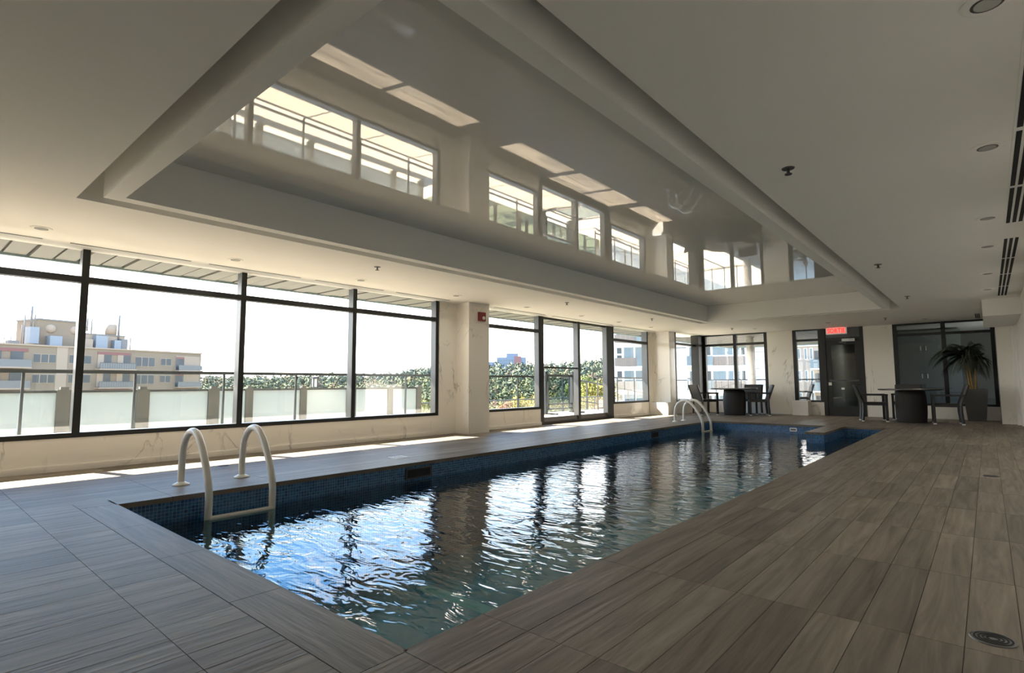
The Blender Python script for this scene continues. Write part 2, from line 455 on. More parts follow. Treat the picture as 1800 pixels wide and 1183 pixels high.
# ------------------------------------------------------------------ floor with planks
def make_floor():
    m = MB()
    z0, z1 = -.12, -.006
    for r in ((XW-.15, PX-.01, YB, YF+.1), (PXR+.01, XR+.1, YB, YF+.1), (PX-.01, PXR+.01, YB, PY-.01), (PX-.01, PXR+.01, PYF+.01, YF+.1)):
        m.box(r[0], r[1], r[2], r[3], z0, z1)
    fl = m.build('floor', 'grout')
    tag(fl, 'grey-brown wood-look plank floor around the pool', 'floor', kind='structure')
    g = .003
    cells = []
    i0 = math.floor((XW-PX0)/PW); i1 = math.ceil((XR-PX0)/PW)
    j0 = math.floor((YB-PY0)/PL); j1 = math.ceil((YF-PY0)/PL)
    ox0, ox1, oy0, oy1 = PX-CW-.01, PXR+CW, PY-CW, PYF+CW      # outer edge of the coping
    for i in range(i0, i1):
        for j in range(j0, j1):
            x0, x1 = PX0+i*PW, PX0+(i+1)*PW
            y0, y1 = PY0+j*PL, PY0+(j+1)*PL
            x0, x1 = max(x0, XW), min(x1, XR); y0, y1 = max(y0, YB), min(y1, YF)
            if x1-x0 < .02 or y1-y0 < .02: continue
            pieces = [(x0, x1, y0, y1)]
            if x1 > ox0 and x0 < ox1 and y1 > oy0 and y0 < oy1:
                pieces = []
                if y0 < oy0: pieces.append((x0, x1, y0, oy0))
                if y1 > oy1: pieces.append((x0, x1, oy1, y1))
                yy0, yy1 = max(y0, oy0), min(y1, oy1)
                if x0 < ox0 < x1: pieces.append((x0, ox0, yy0, yy1))
                if x0 < ox1 < x1: pieces.append((ox1, x1, yy0, yy1))
            for p in pieces:
                if p[1]-p[0] > .015 and p[3]-p[2] > .015: cells.append(p)
    def size(p):       # rough picture size: area over distance squared, only in view
        x, y = (p[0]+p[1])/2, (p[2]+p[3])/2
        d = .656*(-x)+.755*y
        if d < .9: return 0
        u = (.755*x+.656*y)/d
        if abs(u) > 1.02 or 1.05/d > .78: return 0
        return (p[1]-p[0])*(p[3]-p[2])/d**3
    cells.sort(key=size, reverse=True)
    cache = {}
    rest = MB()
    for k, p in enumerate(cells):
        w, l = p[1]-p[0]-g, p[3]-p[2]-g
        if k < 300:
            key = (round(w, 3), round(l, 3))
            if key not in cache: cache[key] = box(-w/2, w/2, -l/2, l/2, -.012, 0).mesh('floor_plank', 'wood_plank')
            o = bpy.data.objects.new('floor_plank', cache[key]); C.objects.link(o)
            o.location = ((p[0]+p[1])/2, (p[2]+p[3])/2, 0); o.parent = fl
        else:
            rest.box(p[0]+g/2, p[1]-g/2, p[2]+g/2, p[3]-g/2, -.012, 0)
    o = rest.build('distant_floor_planks', 'wood_plank', fl); o['kind'] = 'stuff'
make_floor()

# ------------------------------------------------------------------ pool
def make_pool():
    m = MB(); D = -1.35
    x0, x1, y0, y1 = PX, PXR, PY, PYF
    m.quad((x0, y0, D), (x0, y1, D), (x0, y1, -.02), (x0, y0, -.02))
    m.quad((x1, y1, D), (x1, y0, D), (x1, y0, -.02), (x1, y1, -.02))
    m.quad((x0, y1, D), (x1, y1, D), (x1, y1, -.02), (x0, y1, -.02))
    m.quad((x1, y0, D), (x0, y0, D), (x0, y0, -.02), (x1, y0, -.02))
    pool = m.build('pool', 'mosaic')
    tag(pool, 'rectangular indoor pool lined with small blue mosaic tiles', 'pool', kind='structure')
    box(x0, x1, y0, y1, D-.05, D).build('pool_bottom', 'pool_shell', pool)
    box(-5.2, -2.4, 4.26, 4.44, D, D+.012).build('bottom_marker', 'pale_tile', pool, label='pale strip on the pool bottom')
    # divider pier and entry steps at the far right corner
    box(-3.0, -2.66, 13.02, y1, D, -.045).build('divider', 'mosaic', pool)
    for k in range(4):
        z = -.27-.27*k
        st = box(-2.66, x1, y1-.42*(k+1), y1-.42*k, D, z).build('step', 'mosaic', pool)
        sub('nosing', box(-2.66, x1, y1-.42*(k+1)-.01, y1-.42*(k+1)+.05, z, z+.012), 'coping', st)
    # coping boards
    t0, ov = -.045, .018
    def cop(a, b, c, d): box(a+.002, b-.002, c+.002, d-.002, t0, .001).build('coping_tile', 'coping_along_x' if b-a > d-c else 'coping_along_y', pool)
    def ys(a, b):
        r = [a]; y = PY0
        while y < b-.05:
            if y > a+.05: r.append(y)
            y += PL
        return r+[b]
    lx0, lx1 = x0-CW-.01, x0+ov
    Y = ys(y0, y1)
    for a, b in zip(Y, Y[1:]): cop(lx0, lx1, a, b); cop(x1-ov, x1+CW, a, b)
    def xs(a, b, ref):
        r = [a]; x = ref
        while x > a: x -= PL
        while x < b-.05:
            if x > a+.05: r.append(x)
            x += PL
        return r+[b]
    X = xs(lx0, x1, -2.828)
    for a, b in zip(X, X[1:]): cop(a, b, y0-CW, y0+ov)
    cop(x1, x1+CW, y0-CW, y0)
    X = xs(lx0, x1+CW, -2.828)
    for a, b in zip(X, X[1:]): cop(a, b, y1-ov, y1+CW)
    for a, b in ((13.0, 14.0), (14.0, y1-ov)): cop(-3.02, -2.64, a, b)
    # skimmers and return fittings
    s = box(-3.84, -3.68, y1-.012, y1, -.175, -.085).build('skimmer', 'white_paint', pool)
    sub('slot', box(-3.82, -3.70, y1-.014, y1-.011, -.15, -.11), 'grey_unit', s)
    for ya, yb in ((4.6, 5.05), (11.62, 11.95)):
        s = box(x0, x0+.012, ya, yb, -.21, -.07).build('skimmer', 'steel_dark', pool)
        sub('slot', box(x0+.011, x0+.014, ya+.03, yb-.03, -.19, -.09), 'black_slot', s)
make_pool()
def make_water():
    m = MB()
    m.quad((PX, PY, WZ), (PXR, PY, WZ), (PXR, PYF, WZ), (PX, PYF, WZ))
    o = m.build('pool_water', 'pool_water')
    tag(o, 'rippled blue-green water filling the pool', 'water', kind='stuff')
make_water()

# ------------------------------------------------------------------ ceiling with the recessed tray
RX0, RX1, RY0, RY1 = -6.277, -1.442, 1.073, 15.70      # edge of the lower ceiling
GAP, BAND, ZT = .195, .14, 3.235
def make_ceiling():
    m = MB()
    X0, X1, Y0, Y1 = XW-.106, XR+.15, YB-.15, YF+.1
    for r in ((X0, RX0, Y0, Y1), (RX1, X1, Y0, Y1), (RX0, RX1, Y0, RY0), (RX0, RX1, RY1, Y1)):
        m.box(r[0], r[1], r[2], r[3], HC, HC+.44)
    ce = m.build('ceiling', 'ceiling_paint')
    tag(ce, 'flat white ceiling around the raised pool tray', 'ceiling', kind='structure')
    fx0, fx1, fy0, fy1 = RX0+GAP, RX1-GAP, RY0+.165, RY1-GAP
    ix0, ix1, iy0, iy1 = fx0+BAND, fx1-BAND, fy0+BAND, fy1-BAND
    m = MB()
    for r in ((fx0, ix0, fy0, fy1), (ix1, fx1, fy0, fy1), (ix0, ix1, fy0, iy0), (ix0, ix1, iy1, fy1)):
        m.box(r[0], r[1], r[2], r[3], HC, ZT+.02)
    m.build('tray_frame', 'ceiling_paint', ce)
    m = MB()
    for r in ((RX0-.02, fx0+.02, RY0-.02, RY1+.02), (fx1-.02, RX1+.02, RY0-.02, RY1+.02), (RX0, RX1, RY0-.02, fy0+.02), (RX0, RX1, fy1-.02, RY1+.02)):
        m.box(r[0], r[1], r[2], r[3], HC+.42, HC+.47)
    m.build('light_trough', 'ceiling_paint', ce)
    box(ix0-.01, ix1+.01, iy0-.01, iy1+.01, ZT, ZT+.015).build('gloss_panel', 'gloss_film', ce, label='mirror-gloss white stretch ceiling panel')
    m = MB(); m.box(X0, X1, Y0, Y1, ZT+.05, ZT+.15); m.build('roof_deck', 'ceiling_paint', ce)
make_ceiling()

# ------------------------------------------------------------------ walls
def make_walls():
    w = box(XW-.14, XW, YB, 7.60, 0, .40).build('wall_left', 'marble')
    tag(w, 'cream veined marble wall below and between the window bays', 'wall', kind='structure')
    def seg(n, *a): return box(*a).build(n, 'marble', w)
    seg('wall_panel', XW-.14, XW, 7.60, 8.10, 0, HC)
    seg('pillar', XW-.10, -8.22, 8.075, 8.70, 0, HC)
    seg('wall_panel', XW-.14, XW, 8.66, 11.05, 0, .40)
    seg('wall_panel', XW-.14, XW, 14.62, 17.0, 0, .42)
    seg('wall_panel', XW-.14, XW, 16.93, 17.32, 0, HC)
    seg('pillar', XW-.10, -8.0, 17.25, 17.70, .40, HC)
    seg('plinth', XW-.10, X2+.04, 16.95, YF, 0, .41)
    seg('wall_panel', XW-.14, XW, YB-.1, -6.25, 0, HC)
    for a, b in ((YB, 7.6), (8.70, 11.05), (14.62, 16.95)):
        seg('plinth_trim', XW, XW+.016, a, b, 0, .075)
    f = box(X2-.05, -4.84, YF, YF+.14, 0, .40).build('wall_far', 'marble')
    tag(f, 'pale marble wall at the far end holding windows and the exit door', 'wall', kind='structure')
    def sg(*a, n='wall_panel', mt='marble'): return box(*a).build(n, mt, f)
    sg(-5.64, -4.84, YF-.02, YF+.14, 0, HC)
    sg(-4.84, -3.98, YF, YF+.14, 0, .42)
    sg(-2.84, -2.08, YF-.02, YF+.14, 0, HC)
    sg(-2.08, XR, YF, YF+.14, 0, .375)
    sg(.226, XR, YF-.02, YF+.14, 0, HC)
    r = box(XR, XR+.12, YB-.1, YF+.1, 0, HC).build('wall_right', 'white_paint')
    tag(r, 'plain off-white wall along the right side of the pool deck', 'wall', kind='structure')
    box(.215, .50, 18.35, 19.84, 0, 2.43).build('pillar', 'marble', r)
    box(.49, .56, 18.15, 18.36, 0, HC).build('pilaster', 'white_paint', r)
    box(.56, XR+.01, 17.75, 18.2, 0, HC).build('pilaster', 'white_paint', r)
    box(0.0, XR, 15.15, 18.4, 2.43, HC).build('bulkhead', 'ceiling_paint', r)
    b = box(XW-.14, XR+.12, YB-.12, YB, 0, HC).build('wall_back', 'white_paint')
    tag(b, 'plain off-white wall behind the camera', 'wall', kind='structure')
make_walls()

# ------------------------------------------------------------------ windows
WN = [0]
def window(label):
    WN[0] += 1
    return thing('window_%d' % WN[0], (0, 0, 0), label, 'window', kind='structure')
def win_left(ys, x, z0, label, tz=(2.35, 2.43), w=.075, dep=.15, ends=(True, True), top=HC):
    r = window(label)
    r.location = (x, ys[0], z0)
    for i, y in enumerate(ys):
        m = box(x-dep, x, y-w/2, y+w/2, z0, top).build('mullion', 'frame_side', r)
        sub('face_cap', box(x-.004, x+.008, y-w/2-.002, y+w/2+.002, z0, top), 'frame_dark', m)
    for a, b in zip(ys, ys[1:]):
        a2, b2 = a+w/2, b-w/2
        box(x-dep, x+.006, a2, b2, z0, z0+.06).build('sill_frame', 'frame_dark', r)
        box(x-dep*.8, x+.004, a2, b2, tz[0], tz[1]).build('transom', 'frame_dark', r)
        for c, d in ((z0+.06, tz[0]), (tz[1], top)):
            MB().quad((x-.1, a2, c), (x-.1, b2, c), (x-.1, b2, d), (x-.1, a2, d)).build('pane', 'glass', r)
    return r
YS = [-6.27, -4.297, -2.325, -.352, 1.62, 3.592, 5.565, 7.54]  # bays behind the camera are unseen, added to let daylight in
win_left(YS, XW, .40, 'wide dark-framed window bay left of the first marble pillar')
win_left([8.74, 11.0], XW, .40, 'dark-framed window between the first pillar and the sliding door')
win_left([14.66, 16.90], XW, .42, 'narrow dark-framed window right of the sliding door', w=.06, dep=.2)
def far_win(xs, y, z0, label, tz, w=.1, glass='glass', top=HC):
    r = window(label); r.location = (xs[0], y, z0)
    for x in xs: box(x-w/2, x+w/2, y-.01, y+.13, z0, top).build('mullion', 'frame_dark', r)
    for a, b in zip(xs, xs[1:]):
        a2, b2 = a+w/2, b-w/2
        box(a2, b2, y-.008, y+.12, z0, z0+.06).build('sill_frame', 'frame_dark', r)
        box(a2, b2, y-.006, y+.1, tz[0], tz[1]).build('transom', 'frame_dark', r)
        box(a2, b2, y-.004, y+.1, top-.045, top).build('head_frame', 'frame_dark', r)
        for c, d in ((z0+.06, tz[0]), (tz[1], top-.045)):
            MB().quad((a2, y+.06, c), (b2, y+.06, c), (b2, y+.06, d), (a2, y+.06, d)).build('pane', glass, r)
    return r
r = win_left([17.74, 19.5], X2, .41, 'narrow window turning the corner behind the first table', (2.37, 2.44), w=.08)
box(X2-.16, X2+.13, 19.42, YF+.13, .41, HC).build('corner_post', 'frame_dark', r)
far_win([X2+.16, -6.73, -5.69], YF, .40, 'two-light window at the far end behind the first table', (2.37, 2.45), w=.11)
far_win([-4.785, -4.03], YF, .42, 'tall sidelight left of the exit door', (2.40, 2.47), w=.11)
far_win([-2.03, -.885, .18], YF, .375, 'large dark window behind the second table and the palm', (2.41, 2.48), w=.1, glass='glass_dark')

# ------------------------------------------------------------------ doors
def make_patio_door():
    d = thing('door_1', (XW, 11.05, 0), 'dark-framed glazed sliding door opening to the terrace', 'door', kind='structure')
    x, dep = XW, .16
    for a, b in ((11.04, 11.16), (12.74, 12.84), (14.28, 14.61)):
        m = box(x-dep, x, a, b, 0, HC).build('jamb', 'frame_side', d)
        sub('face_cap', box(x-.004, x+.010, a-.002, b+.002, 0, HC), 'frame_dark', m)
    for a, b in ((11.16, 12.74), (12.84, 14.28)):
        box(x-dep, x+.008, a, b, 0, .06).build('threshold', 'frame_dark', d)
        lf = box(x-.10, x-.03, a, b, .06, .175).build('bottom_rail', 'frame_side', d)
        box(x-.10, x-.03, a, b, HC-.05, HC).build('top_rail', 'frame_dark', d)
        MB().quad((x-.07, a, .175), (x-.07, b, .175), (x-.07, b, HC-.05), (x-.07, a, HC-.05)).build('pane', 'glass', d)
    box(x-.10, x-.02, 11.16, 12.74, 1.445, 1.485).build('middle_rail', 'frame_dark', d)
    MB().tube([(x+.02, 11.24, 1.30), (x+.07, 11.24, 1.28), (x+.07, 11.24, 1.10), (x+.02, 11.24, 1.08)], .014, 8).build('pull_handle', 'frame_dark', d)
make_patio_door()
def make_exit_door():
    y = YF
    d = thing('door_2', (-3.4, YF, 0), 'dark glazed exit door under the red sign', 'door', kind='structure')
    box(-3.99, -3.88, y-.03, y+.13, 0, HC).build('jamb', 'frame_dark', d)
    box(-2.93, -2.83, y-.03, y+.13, 0, HC).build('jamb', 'frame_dark', d)
    box(-3.88, -2.93, y-.025, y+.12, 2.40, 2.47).build('head', 'frame_dark', d)
    box(-3.88, -2.93, y+.02, y+.06, 2.47, HC).build('transom_panel', 'frame_side', d)
    lf = MB()
    for a in ((-3.88, -3.74, 0, 2.40), (-3.07, -2.93, 0, 2.40), (-3.74, -3.07, 0, .30), (-3.74, -3.07, 2.24, 2.40)):
        lf.box(a[0], a[1], y, y+.06, a[2], a[3])
    leaf = lf.build('leaf', 'frame_dark', d)
    sub('pane', MB().quad((-3.74, y+.03, .30), (-3.07, y+.03, .30), (-3.07, y+.03, 2.24), (-3.74, y+.03, 2.24)), 'glass_dark', leaf)
    sub('push_bar', box(-3.80, -3.0, y-.06, y-.02, 1.08, 1.13), 'steel_dark', leaf)
    sub('lever', MB().tube([(-3.00, y-.02, 1.0), (-3.00, y-.09, 1.0), (-3.06, y-.10, .98)], .022, 8), 'steel_dark', leaf)
    sub('notice', box(-3.84, -3.755, y-.012, y-.004, .955, 1.05), 'paper', leaf, label='white notice stuck to the door stile')
    sub('notice', box(-3.50, -3.41, y+.012, y+.02, .82, .885), 'paper', leaf, label='white notice stuck to the door glass')
    cl = box(-3.40, -3.05, y-.09, y-.01, 2.335, 2.42).build('door_closer', 'steel', d)
    sub('arm', MB().tube([(-3.38, y-.06, 2.34), (-3.48, y-.16, 2.30), (-3.30, y-.03, 2.29)], .016, 6), 'steel', cl)
make_exit_door()

# ------------------------------------------------------------------ dark lobby behind the exit door
def make_lobby():
    m = MB()
    x0, x1, y0, y1 = -3.96, 2.2, YF+.14, 25.5
    m.box(x0, x1, y0, y1, -.1, -.004)
    fl = m.build('floor', 'lobby_floor'); tag(fl, 'dark lobby floor seen through the exit door', 'floor', kind='structure')
    w = box(x0, x1, y1, y1+.1, 0, HC).build('wall_lobby', 'lobby_wall'); tag(w, 'dark grey lobby walls behind the exit door glass', 'wall', kind='structure')
    box(x0-.02, x0+.06, y0, y1, 0, HC).build('wall_panel', 'lobby_wall', w)
    box(x1, x1+.1, y0, y1, 0, HC).build('wall_panel', 'lobby_wall', w)
    box(x0, x1, y0, y1, HC, HC+.1).build('lobby_ceiling', 'ceiling_paint', w)
    box(-3.0, -2.5, y1-.9, y1, 0, 2.2).build('recess_panel', 'black_slot', w)
    c = thing('tall_cabinet', (-1.52, 22.3, 0), 'tall grey cabinet with four pale handles behind the dark window', 'cabinet')
    y = 22.1
    box(-2.45, -.58, y, y+.5, 0, 2.72).build('body', 'cabinet_grey', c)
    for (a, b) in ((-2.43, -1.524), (-1.516, -.60)):
        for (z0, z1) in ((.08, 1.66), (1.68, 2.70)):
            dr = box(a, b, y-.02, y, z0, z1).build('door', 'cabinet_grey', c)
            hx = -1.585 if b < -1.5 else -1.445
            hz = 1.24 if z0 < 1 else 2.14
            sub('handle', box(hx-.014, hx+.014, y-.05, y-.02, hz-.07, hz+.07), 'handle_pale', dr, label='pale metal handle')
    l = thing('ceiling_spot', (-3.15, 22.5, HC), 'small lit spot in the dark lobby ceiling', 'lamp')
    MB().lathe([(.07, -.02), (.07, 0)], -3.15, 22.5, 16, HC).build('trim_ring', 'steel', l)
    MB().lathe([(.045, -.024), (.045, -.018)], -3.15, 22.5, 16, HC).build('lens', 'lamp_spot', l)
    li = bpy.data.lights.new('lamp', 'SPOT'); li.energy = 40; li.spot_size = math.radians(160); li.spot_blend = 1; li.shadow_soft_size = .05; li.color = (1, .95, .8)
    o = bpy.data.objects.new('lamp', li); C.objects.link(o); o.parent = l; o.location = (0, 0, -.04)
make_lobby()

# ------------------------------------------------------------------ ladders
def make_ladder(y0, y1, label):
    t = thing('pool_ladder', (-6.2, (y0+y1)/2, 0), label, 'ladder', 'white pool ladders')
    prof = [(-6.47, 0), (-6.475, .12), (-6.465, .28), (-6.44, .40), (-6.385, .49), (-6.29, .555), (-6.18, .575), (-6.08, .55), (-5.99, .48), (-5.90, .375), (-5.82, .25), (-5.755, .12), (-5.725, .03), (-5.715, -.06), (-5.715, -.24), (-5.715, -1.0)]
    for y in (y0, y1):
        P = [Vector((x, y, z)) for x, z in prof]
        Q = []
        for i in range(len(P)-1):          # round the bends with a Catmull-Rom pass
            a, b, c, d = P[max(i-1, 0)], P[i], P[i+1], P[min(i+2, len(P)-1)]
            for k in range(3):
                u = k/3
                Q.append(.5*((2*b)+(c-a)*u+(2*a-5*b+4*c-d)*u*u+(3*b-a-3*c+d)*u**3))
        Q.append(P[-1])
        rl = MB().tube(Q, .034, 14).build('rail', 'rail_cream', t, smooth=True)
        sub('flange', MB().lathe([(.085, 0), (.08, .012), (.05, .026), (.038, .034)], -6.47, y, 20), 'rail_cream', rl, smooth=True)
    for z in (WZ-.005, WZ-.30, WZ-.58):
        box(-5.755, -5.665, y0, y1, z-.02, z+.022).build('tread', 'rail_cream', t)
make_ladder(2.13, 2.75, 'white tube pool ladder at the near left corner')
make_ladder(14.2, 14.76, 'white tube pool ladder at the far left corner of the pool')

# ------------------------------------------------------------------ furniture
def rbox(m, cx, cy, cz, sx, sy, sz, M):
    m.box(cx-sx/2, cx+sx/2, cy-sy/2, cy+sy/2, cz-sz/2, cz+sz/2, M)
def make_chair(label):                       # faces +x in its own frame, base at the origin
    t = thing('wicker_armchair', (0, 0, 0), label, 'chair', 'dark wicker armchairs')
    I = Matrix.Identity(4)
    w, d = .60, .58
    st = MB(); rbox(st, .0, 0, .485, d-.04, w-.06, .055, I); st.build('seat', 'wicker_dark', t)
    bk = MB()
    for k in range(4):
        z0, z1 = .50+k*.122, .50+(k+1)*.122
        x0, x1 = -.29-.042*k, -.29-.042*(k+1)
        n = len(bk.v); th = .05
        bk.v += [(x0, -w/2+.03, z0), (x0+th, -w/2+.03, z0), (x0+th, w/2-.03, z0), (x0, w/2-.03, z0), (x1, -w/2+.03, z1), (x1+th, -w/2+.03, z1), (x1+th, w/2-.03, z1), (x1, w/2-.03, z1)]
        for q in ((0, 1, 5, 4), (1, 2, 6, 5), (2, 3, 7, 6), (3, 0, 4, 7), (0, 3, 2, 1), (4, 5, 6, 7)): bk.f.append(tuple(n+i for i in q))
    bk.build('backrest', 'wicker_dark', t)
    for s in (-1, 1):
        y = s*(w/2-.02)
        fr = MB().box(.255-.03, .255+.03, y-.026, y+.026, .02, .70).build('leg', 'chair_metal', t)
        sub('foot', MB().box(.222, .288, y-.03, y+.03, 0, .03), 'foot_white', fr, label='white foot cap')
        lg = MB().tube([(-.30, y, .02), (-.275, y, .30), (-.275, y, .50), (-.36, y, .74), (-.44, y, .975)], .034, 4)
        rr = lg.build('leg', 'chair_metal', t)
        sub('foot', MB().box(-.333, -.267, y-.03, y+.03, 0, .03), 'foot_white', rr, label='white foot cap')
        MB().box(-.37, .29, y-.034, y+.034, .69, .735).build('armrest', 'chair_metal', t)
        MB().box(-.26, .25, y-.018, y+.018, .43, .475).build('side_rail', 'chair_metal', t)
    MB().box(.235, .275, -w/2+.03, w/2-.03, .43, .475).build('front_rail', 'chair_metal', t)
    return t
chair0 = make_chair('dark wicker armchair on the left side of the first table')
def place(o, x, y, deg, label):
    o.location = (x, y, 0); o.rotation_euler = (0, 0, math.radians(deg)); o['label'] = label
SPOTS = [(-7.10, 17.95, 52, 'dark wicker armchair left of the corner table by the far ladder'),
         (-5.66, 18.66, 203, 'dark wicker armchair right of the corner table by the far windows'),
         (-6.10, 19.28, 270, 'dark wicker armchair behind the corner table, back to the window'),
         (-2.38, 17.78, 14, 'dark wicker armchair left of the second table, beside the exit door'),
         (-.83, 17.60, 186, 'dark wicker armchair right of the second table, near the planter'),
         (-1.74, 18.78, 268, 'dark wicker armchair behind the second table, back to dark window'),
         (-5.35, 22.6, 200, 'dark armchair out on the terrace beyond the sidelight')]
for i, (x, y, a, lb) in enumerate(SPOTS):
    place(chair0 if i == 0 else copy_tree(chair0), x, y, a, lb)
def make_table(x, y, label):
    t = thing('round_table', (x, y, 0), label, 'table', 'round barrel-base tables')
    MB().lathe([(.70, .835), (.715, .845), (.715, .868), (.70, .875)], x, y, 48).build('table_top', 'table_top', t)
    MB().lathe([(.315, 0), (.325, .02), (.345, .25), (.35, .45), (.335, .68), (.31, .83)], x, y, 36).build('barrel_base', 'wicker_dark', t, smooth=True)
make_table(-6.32, 18.4, 'round dark table with a barrel base in the window corner')
make_table(-1.57, 17.9, 'round dark table with a barrel base before the dark window')
def make_palm():
    cx, cy_ = -.27, 19.40
    t = thing('potted_palm', (cx, cy_, 0), 'potted palm in a tall tapered grey planter by the window', 'plant')
    m = MB(); n = 0
    a, b, h = .19, .265, .86
    for r, z in ((a, 0), (b, h), (b-.03, h), (b-.04, h-.06)):
        m.v += [(cx-r, cy_-r, z), (cx+r, cy_-r, z), (cx+r, cy_+r, z), (cx-r, cy_+r, z)]
    for i in range(3):
        for k in range(4): m.f.append((i*4+k, i*4+(k+1) % 4, i*4+4+(k+1) % 4, i*4+4+k))
    m.f.append((3, 2, 1, 0))
    m.build('planter', 'planter_grey', t)
    box(cx-.225, cx+.225, cy_-.225, cy_+.225, h-.09, h-.055).build('soil', 'soil', t)
    rnd = random.Random(3)
    tops = []
    for k in range(4):
        dx, dy = rnd.uniform(-.08, .08), rnd.uniform(-.06, .06)
        hh = rnd.uniform(1.5, 2.05)
        p = [(cx+dx, cy_+dy, h-.08), (cx+dx*1.5, cy_+dy, 1.1), (cx+dx*2.2, cy_+dy*.5-.02, hh)]
        MB().tube(p, [.026, .022, .014], 8).build('stem', 'palm_stem', t, smooth=True)
        tops.append(Vector(p[-1]))
    def frond(base, az, ln, lift):
        m = MB(); pts = []
        d = Vector((math.cos(az), math.sin(az)*.45, 0))
        if d.x > 0: d.x *= .36
        for i in range(13):
            u = i/12
            pts.append(base+d*ln*(u**1.15)+Vector((0, 0, lift*(1.5*u-.5*u*u)-.75*ln*u**3)))
        m.tube(pts, [.007*(1-.8*i/12) for i in range(13)], 5)
        side = Vector((-d.y, d.x, .15)).normalized()
        for i in range(2, 13):
            u = i/12; L = .23*math.sin(PI*(.12+.8*u))+.05
            dd = (pts[i]-pts[i-1]).normalized()
            for q in (0, .33, .66):
                pp = pts[i-1].lerp(pts[i], q)
                for s in (-1, 1):
                    tip = pp+side*s*L*.75+dd*L*.7+Vector((0, 0, -.12*L/.3))
                    mid = pp.lerp(tip, .5)+Vector((0, 0, .015))
                    wv = dd*.013
                    m.quad(pp-wv*.5, mid-wv, tip, mid+wv)
        m.build('frond', 'palm_leaf', t)
    for k in range(26):
        b0 = tops[k % 4]
        frond(b0, 2*PI*k/26*7.3, rnd.uniform(.6, .95), rnd.uniform(.15, .68))
make_palm()
b = box(-4.83, -4.36, 19.38, 19.82, 0, .465)
bx = b.build('white_box', 'white_paint'); tag(bx, 'small white box seat on the floor below the sidelight', 'box')
bm = bmesh.new(); bm.from_mesh(bx.data); bmesh.ops.bevel(bm, geom=bm.edges[:], offset=.008, segments=2, affect='EDGES'); bm.to_mesh(bx.data); bm.free()

# ------------------------------------------------------------------ signs and small fittings
def text_mesh(txt, size, mat, depth=.004):
    cu = bpy.data.curves.new('lettering', 'FONT'); cu.body = txt; cu.size = size; cu.extrude = depth; cu.offset = .0035
    cu.align_x = 'CENTER'; cu.align_y = 'CENTER'
    tmp = bpy.data.objects.new('tmp', cu); C.objects.link(tmp)
    bpy.context.view_layer.update()
    dg = bpy.context.evaluated_depsgraph_get()
    me = bpy.data.meshes.new_from_object(tmp.evaluated_get(dg))
    bpy.data.objects.remove(tmp); bpy.data.curves.remove(cu)
    me.materials.clear(); me.materials.append(MATS[mat])
    return me
def make_sign():
    t = thing('exit_sign', (-3.53, YF-.08, 2.66), 'white SORTIE exit sign with glowing red letters above the door', 'sign')
    box(-3.82, -3.25, YF-.14, YF-.03, 2.57, 2.775).build('housing', 'sign_face', t)
    me = text_mesh('SORTIE', .185, 'sign_red')
    o = bpy.data.objects.new('lettering', me); C.objects.link(o)
    xs = [v.co.x for v in me.vertices]; w = max(xs)-min(xs)
    o.parent = t; o.location = (0, -.066, .012); o.rotation_euler = (PI/2, 0, 0); o.scale = (.50/w, 1.1, 1)
    o['label'] = 'red SORTIE lettering'
make_sign()
def make_alarm():
    x = -8.22
    t = thing('fire_alarm', (x, 8.44, 2.5), 'red fire alarm with white strobe on the first pillar', 'alarm')
    bpm = box(x, x+.05, 8.34, 8.54, 2.40, 2.59).build('housing', 'alarm_red', t)
    MB().lathe([(.038, 0), (.038, .02), (.02, .035)], 0, 0, 16).build('strobe', 'white_paint', t)
    o = [c for c in t.children if c.name.startswith('strobe')][0]
    o.matrix_parent_inverse = Matrix.Identity(4); o.location = (.048, .03, -.035); o.rotation_euler = (0, PI/2, 0)
make_alarm()
for k, x in enumerate((-5.135, -5.06)):
    t = thing('light_switch', (x, YF-.03, 1.22), ['left', 'right'][k]+' one of two slim switches on the far marble wall', 'switch', 'wall switches')
    box(x-.018, x+.018, YF-.028, YF-.02, 1.14, 1.31).build('plate', 'white_paint', t)
    box(x-.008, x+.008, YF-.034, YF-.028, 1.19, 1.26).build('rocker', 'foot_white', t)
# sprinklers
def make_sprinkler():
    t = thing('ceiling_sprinkler', (0, 0, 0), '', 'sprinkler', 'ceiling sprinklers')
    MB().lathe([(.045, -.006), (.05, 0)], 0, 0, 16).build('escutcheon', 'steel_dark', t)
    MB().lathe([(.012, -.045), (.012, -.004)], 0, 0, 8).build('body', 'steel_dark', t)
    MB().lathe([(.028, -.052), (.028, -.046)], 0, 0, 12).build('deflector', 'steel_dark', t)
    return t
sp0 = make_sprinkler()
lst = [(-6.73, 4.71, 'nearest ceiling sprinkler on the window side'), (-6.73, 9.55, 'ceiling sprinkler above the sliding door side, second from camera'),
       (-6.73, 13.5, 'ceiling sprinkler on the window side near the second pillar'), (-6.05, 17.66, 'ceiling sprinkler above the corner table'),
       (-1.12, 4.71, 'nearest ceiling sprinkler right of the pool tray'), (-1.12, 9.53, 'second ceiling sprinkler right of the pool tray'),
       (-1.13, 13.5, 'third ceiling sprinkler right of the pool tray'), (-1.99, 17.69, 'ceiling sprinkler above the second table')]
for i, (x, y, lb) in enumerate(lst):
    o = sp0 if i == 0 else copy_tree(sp0)
    o.location = (x, y, HC); o['label'] = lb
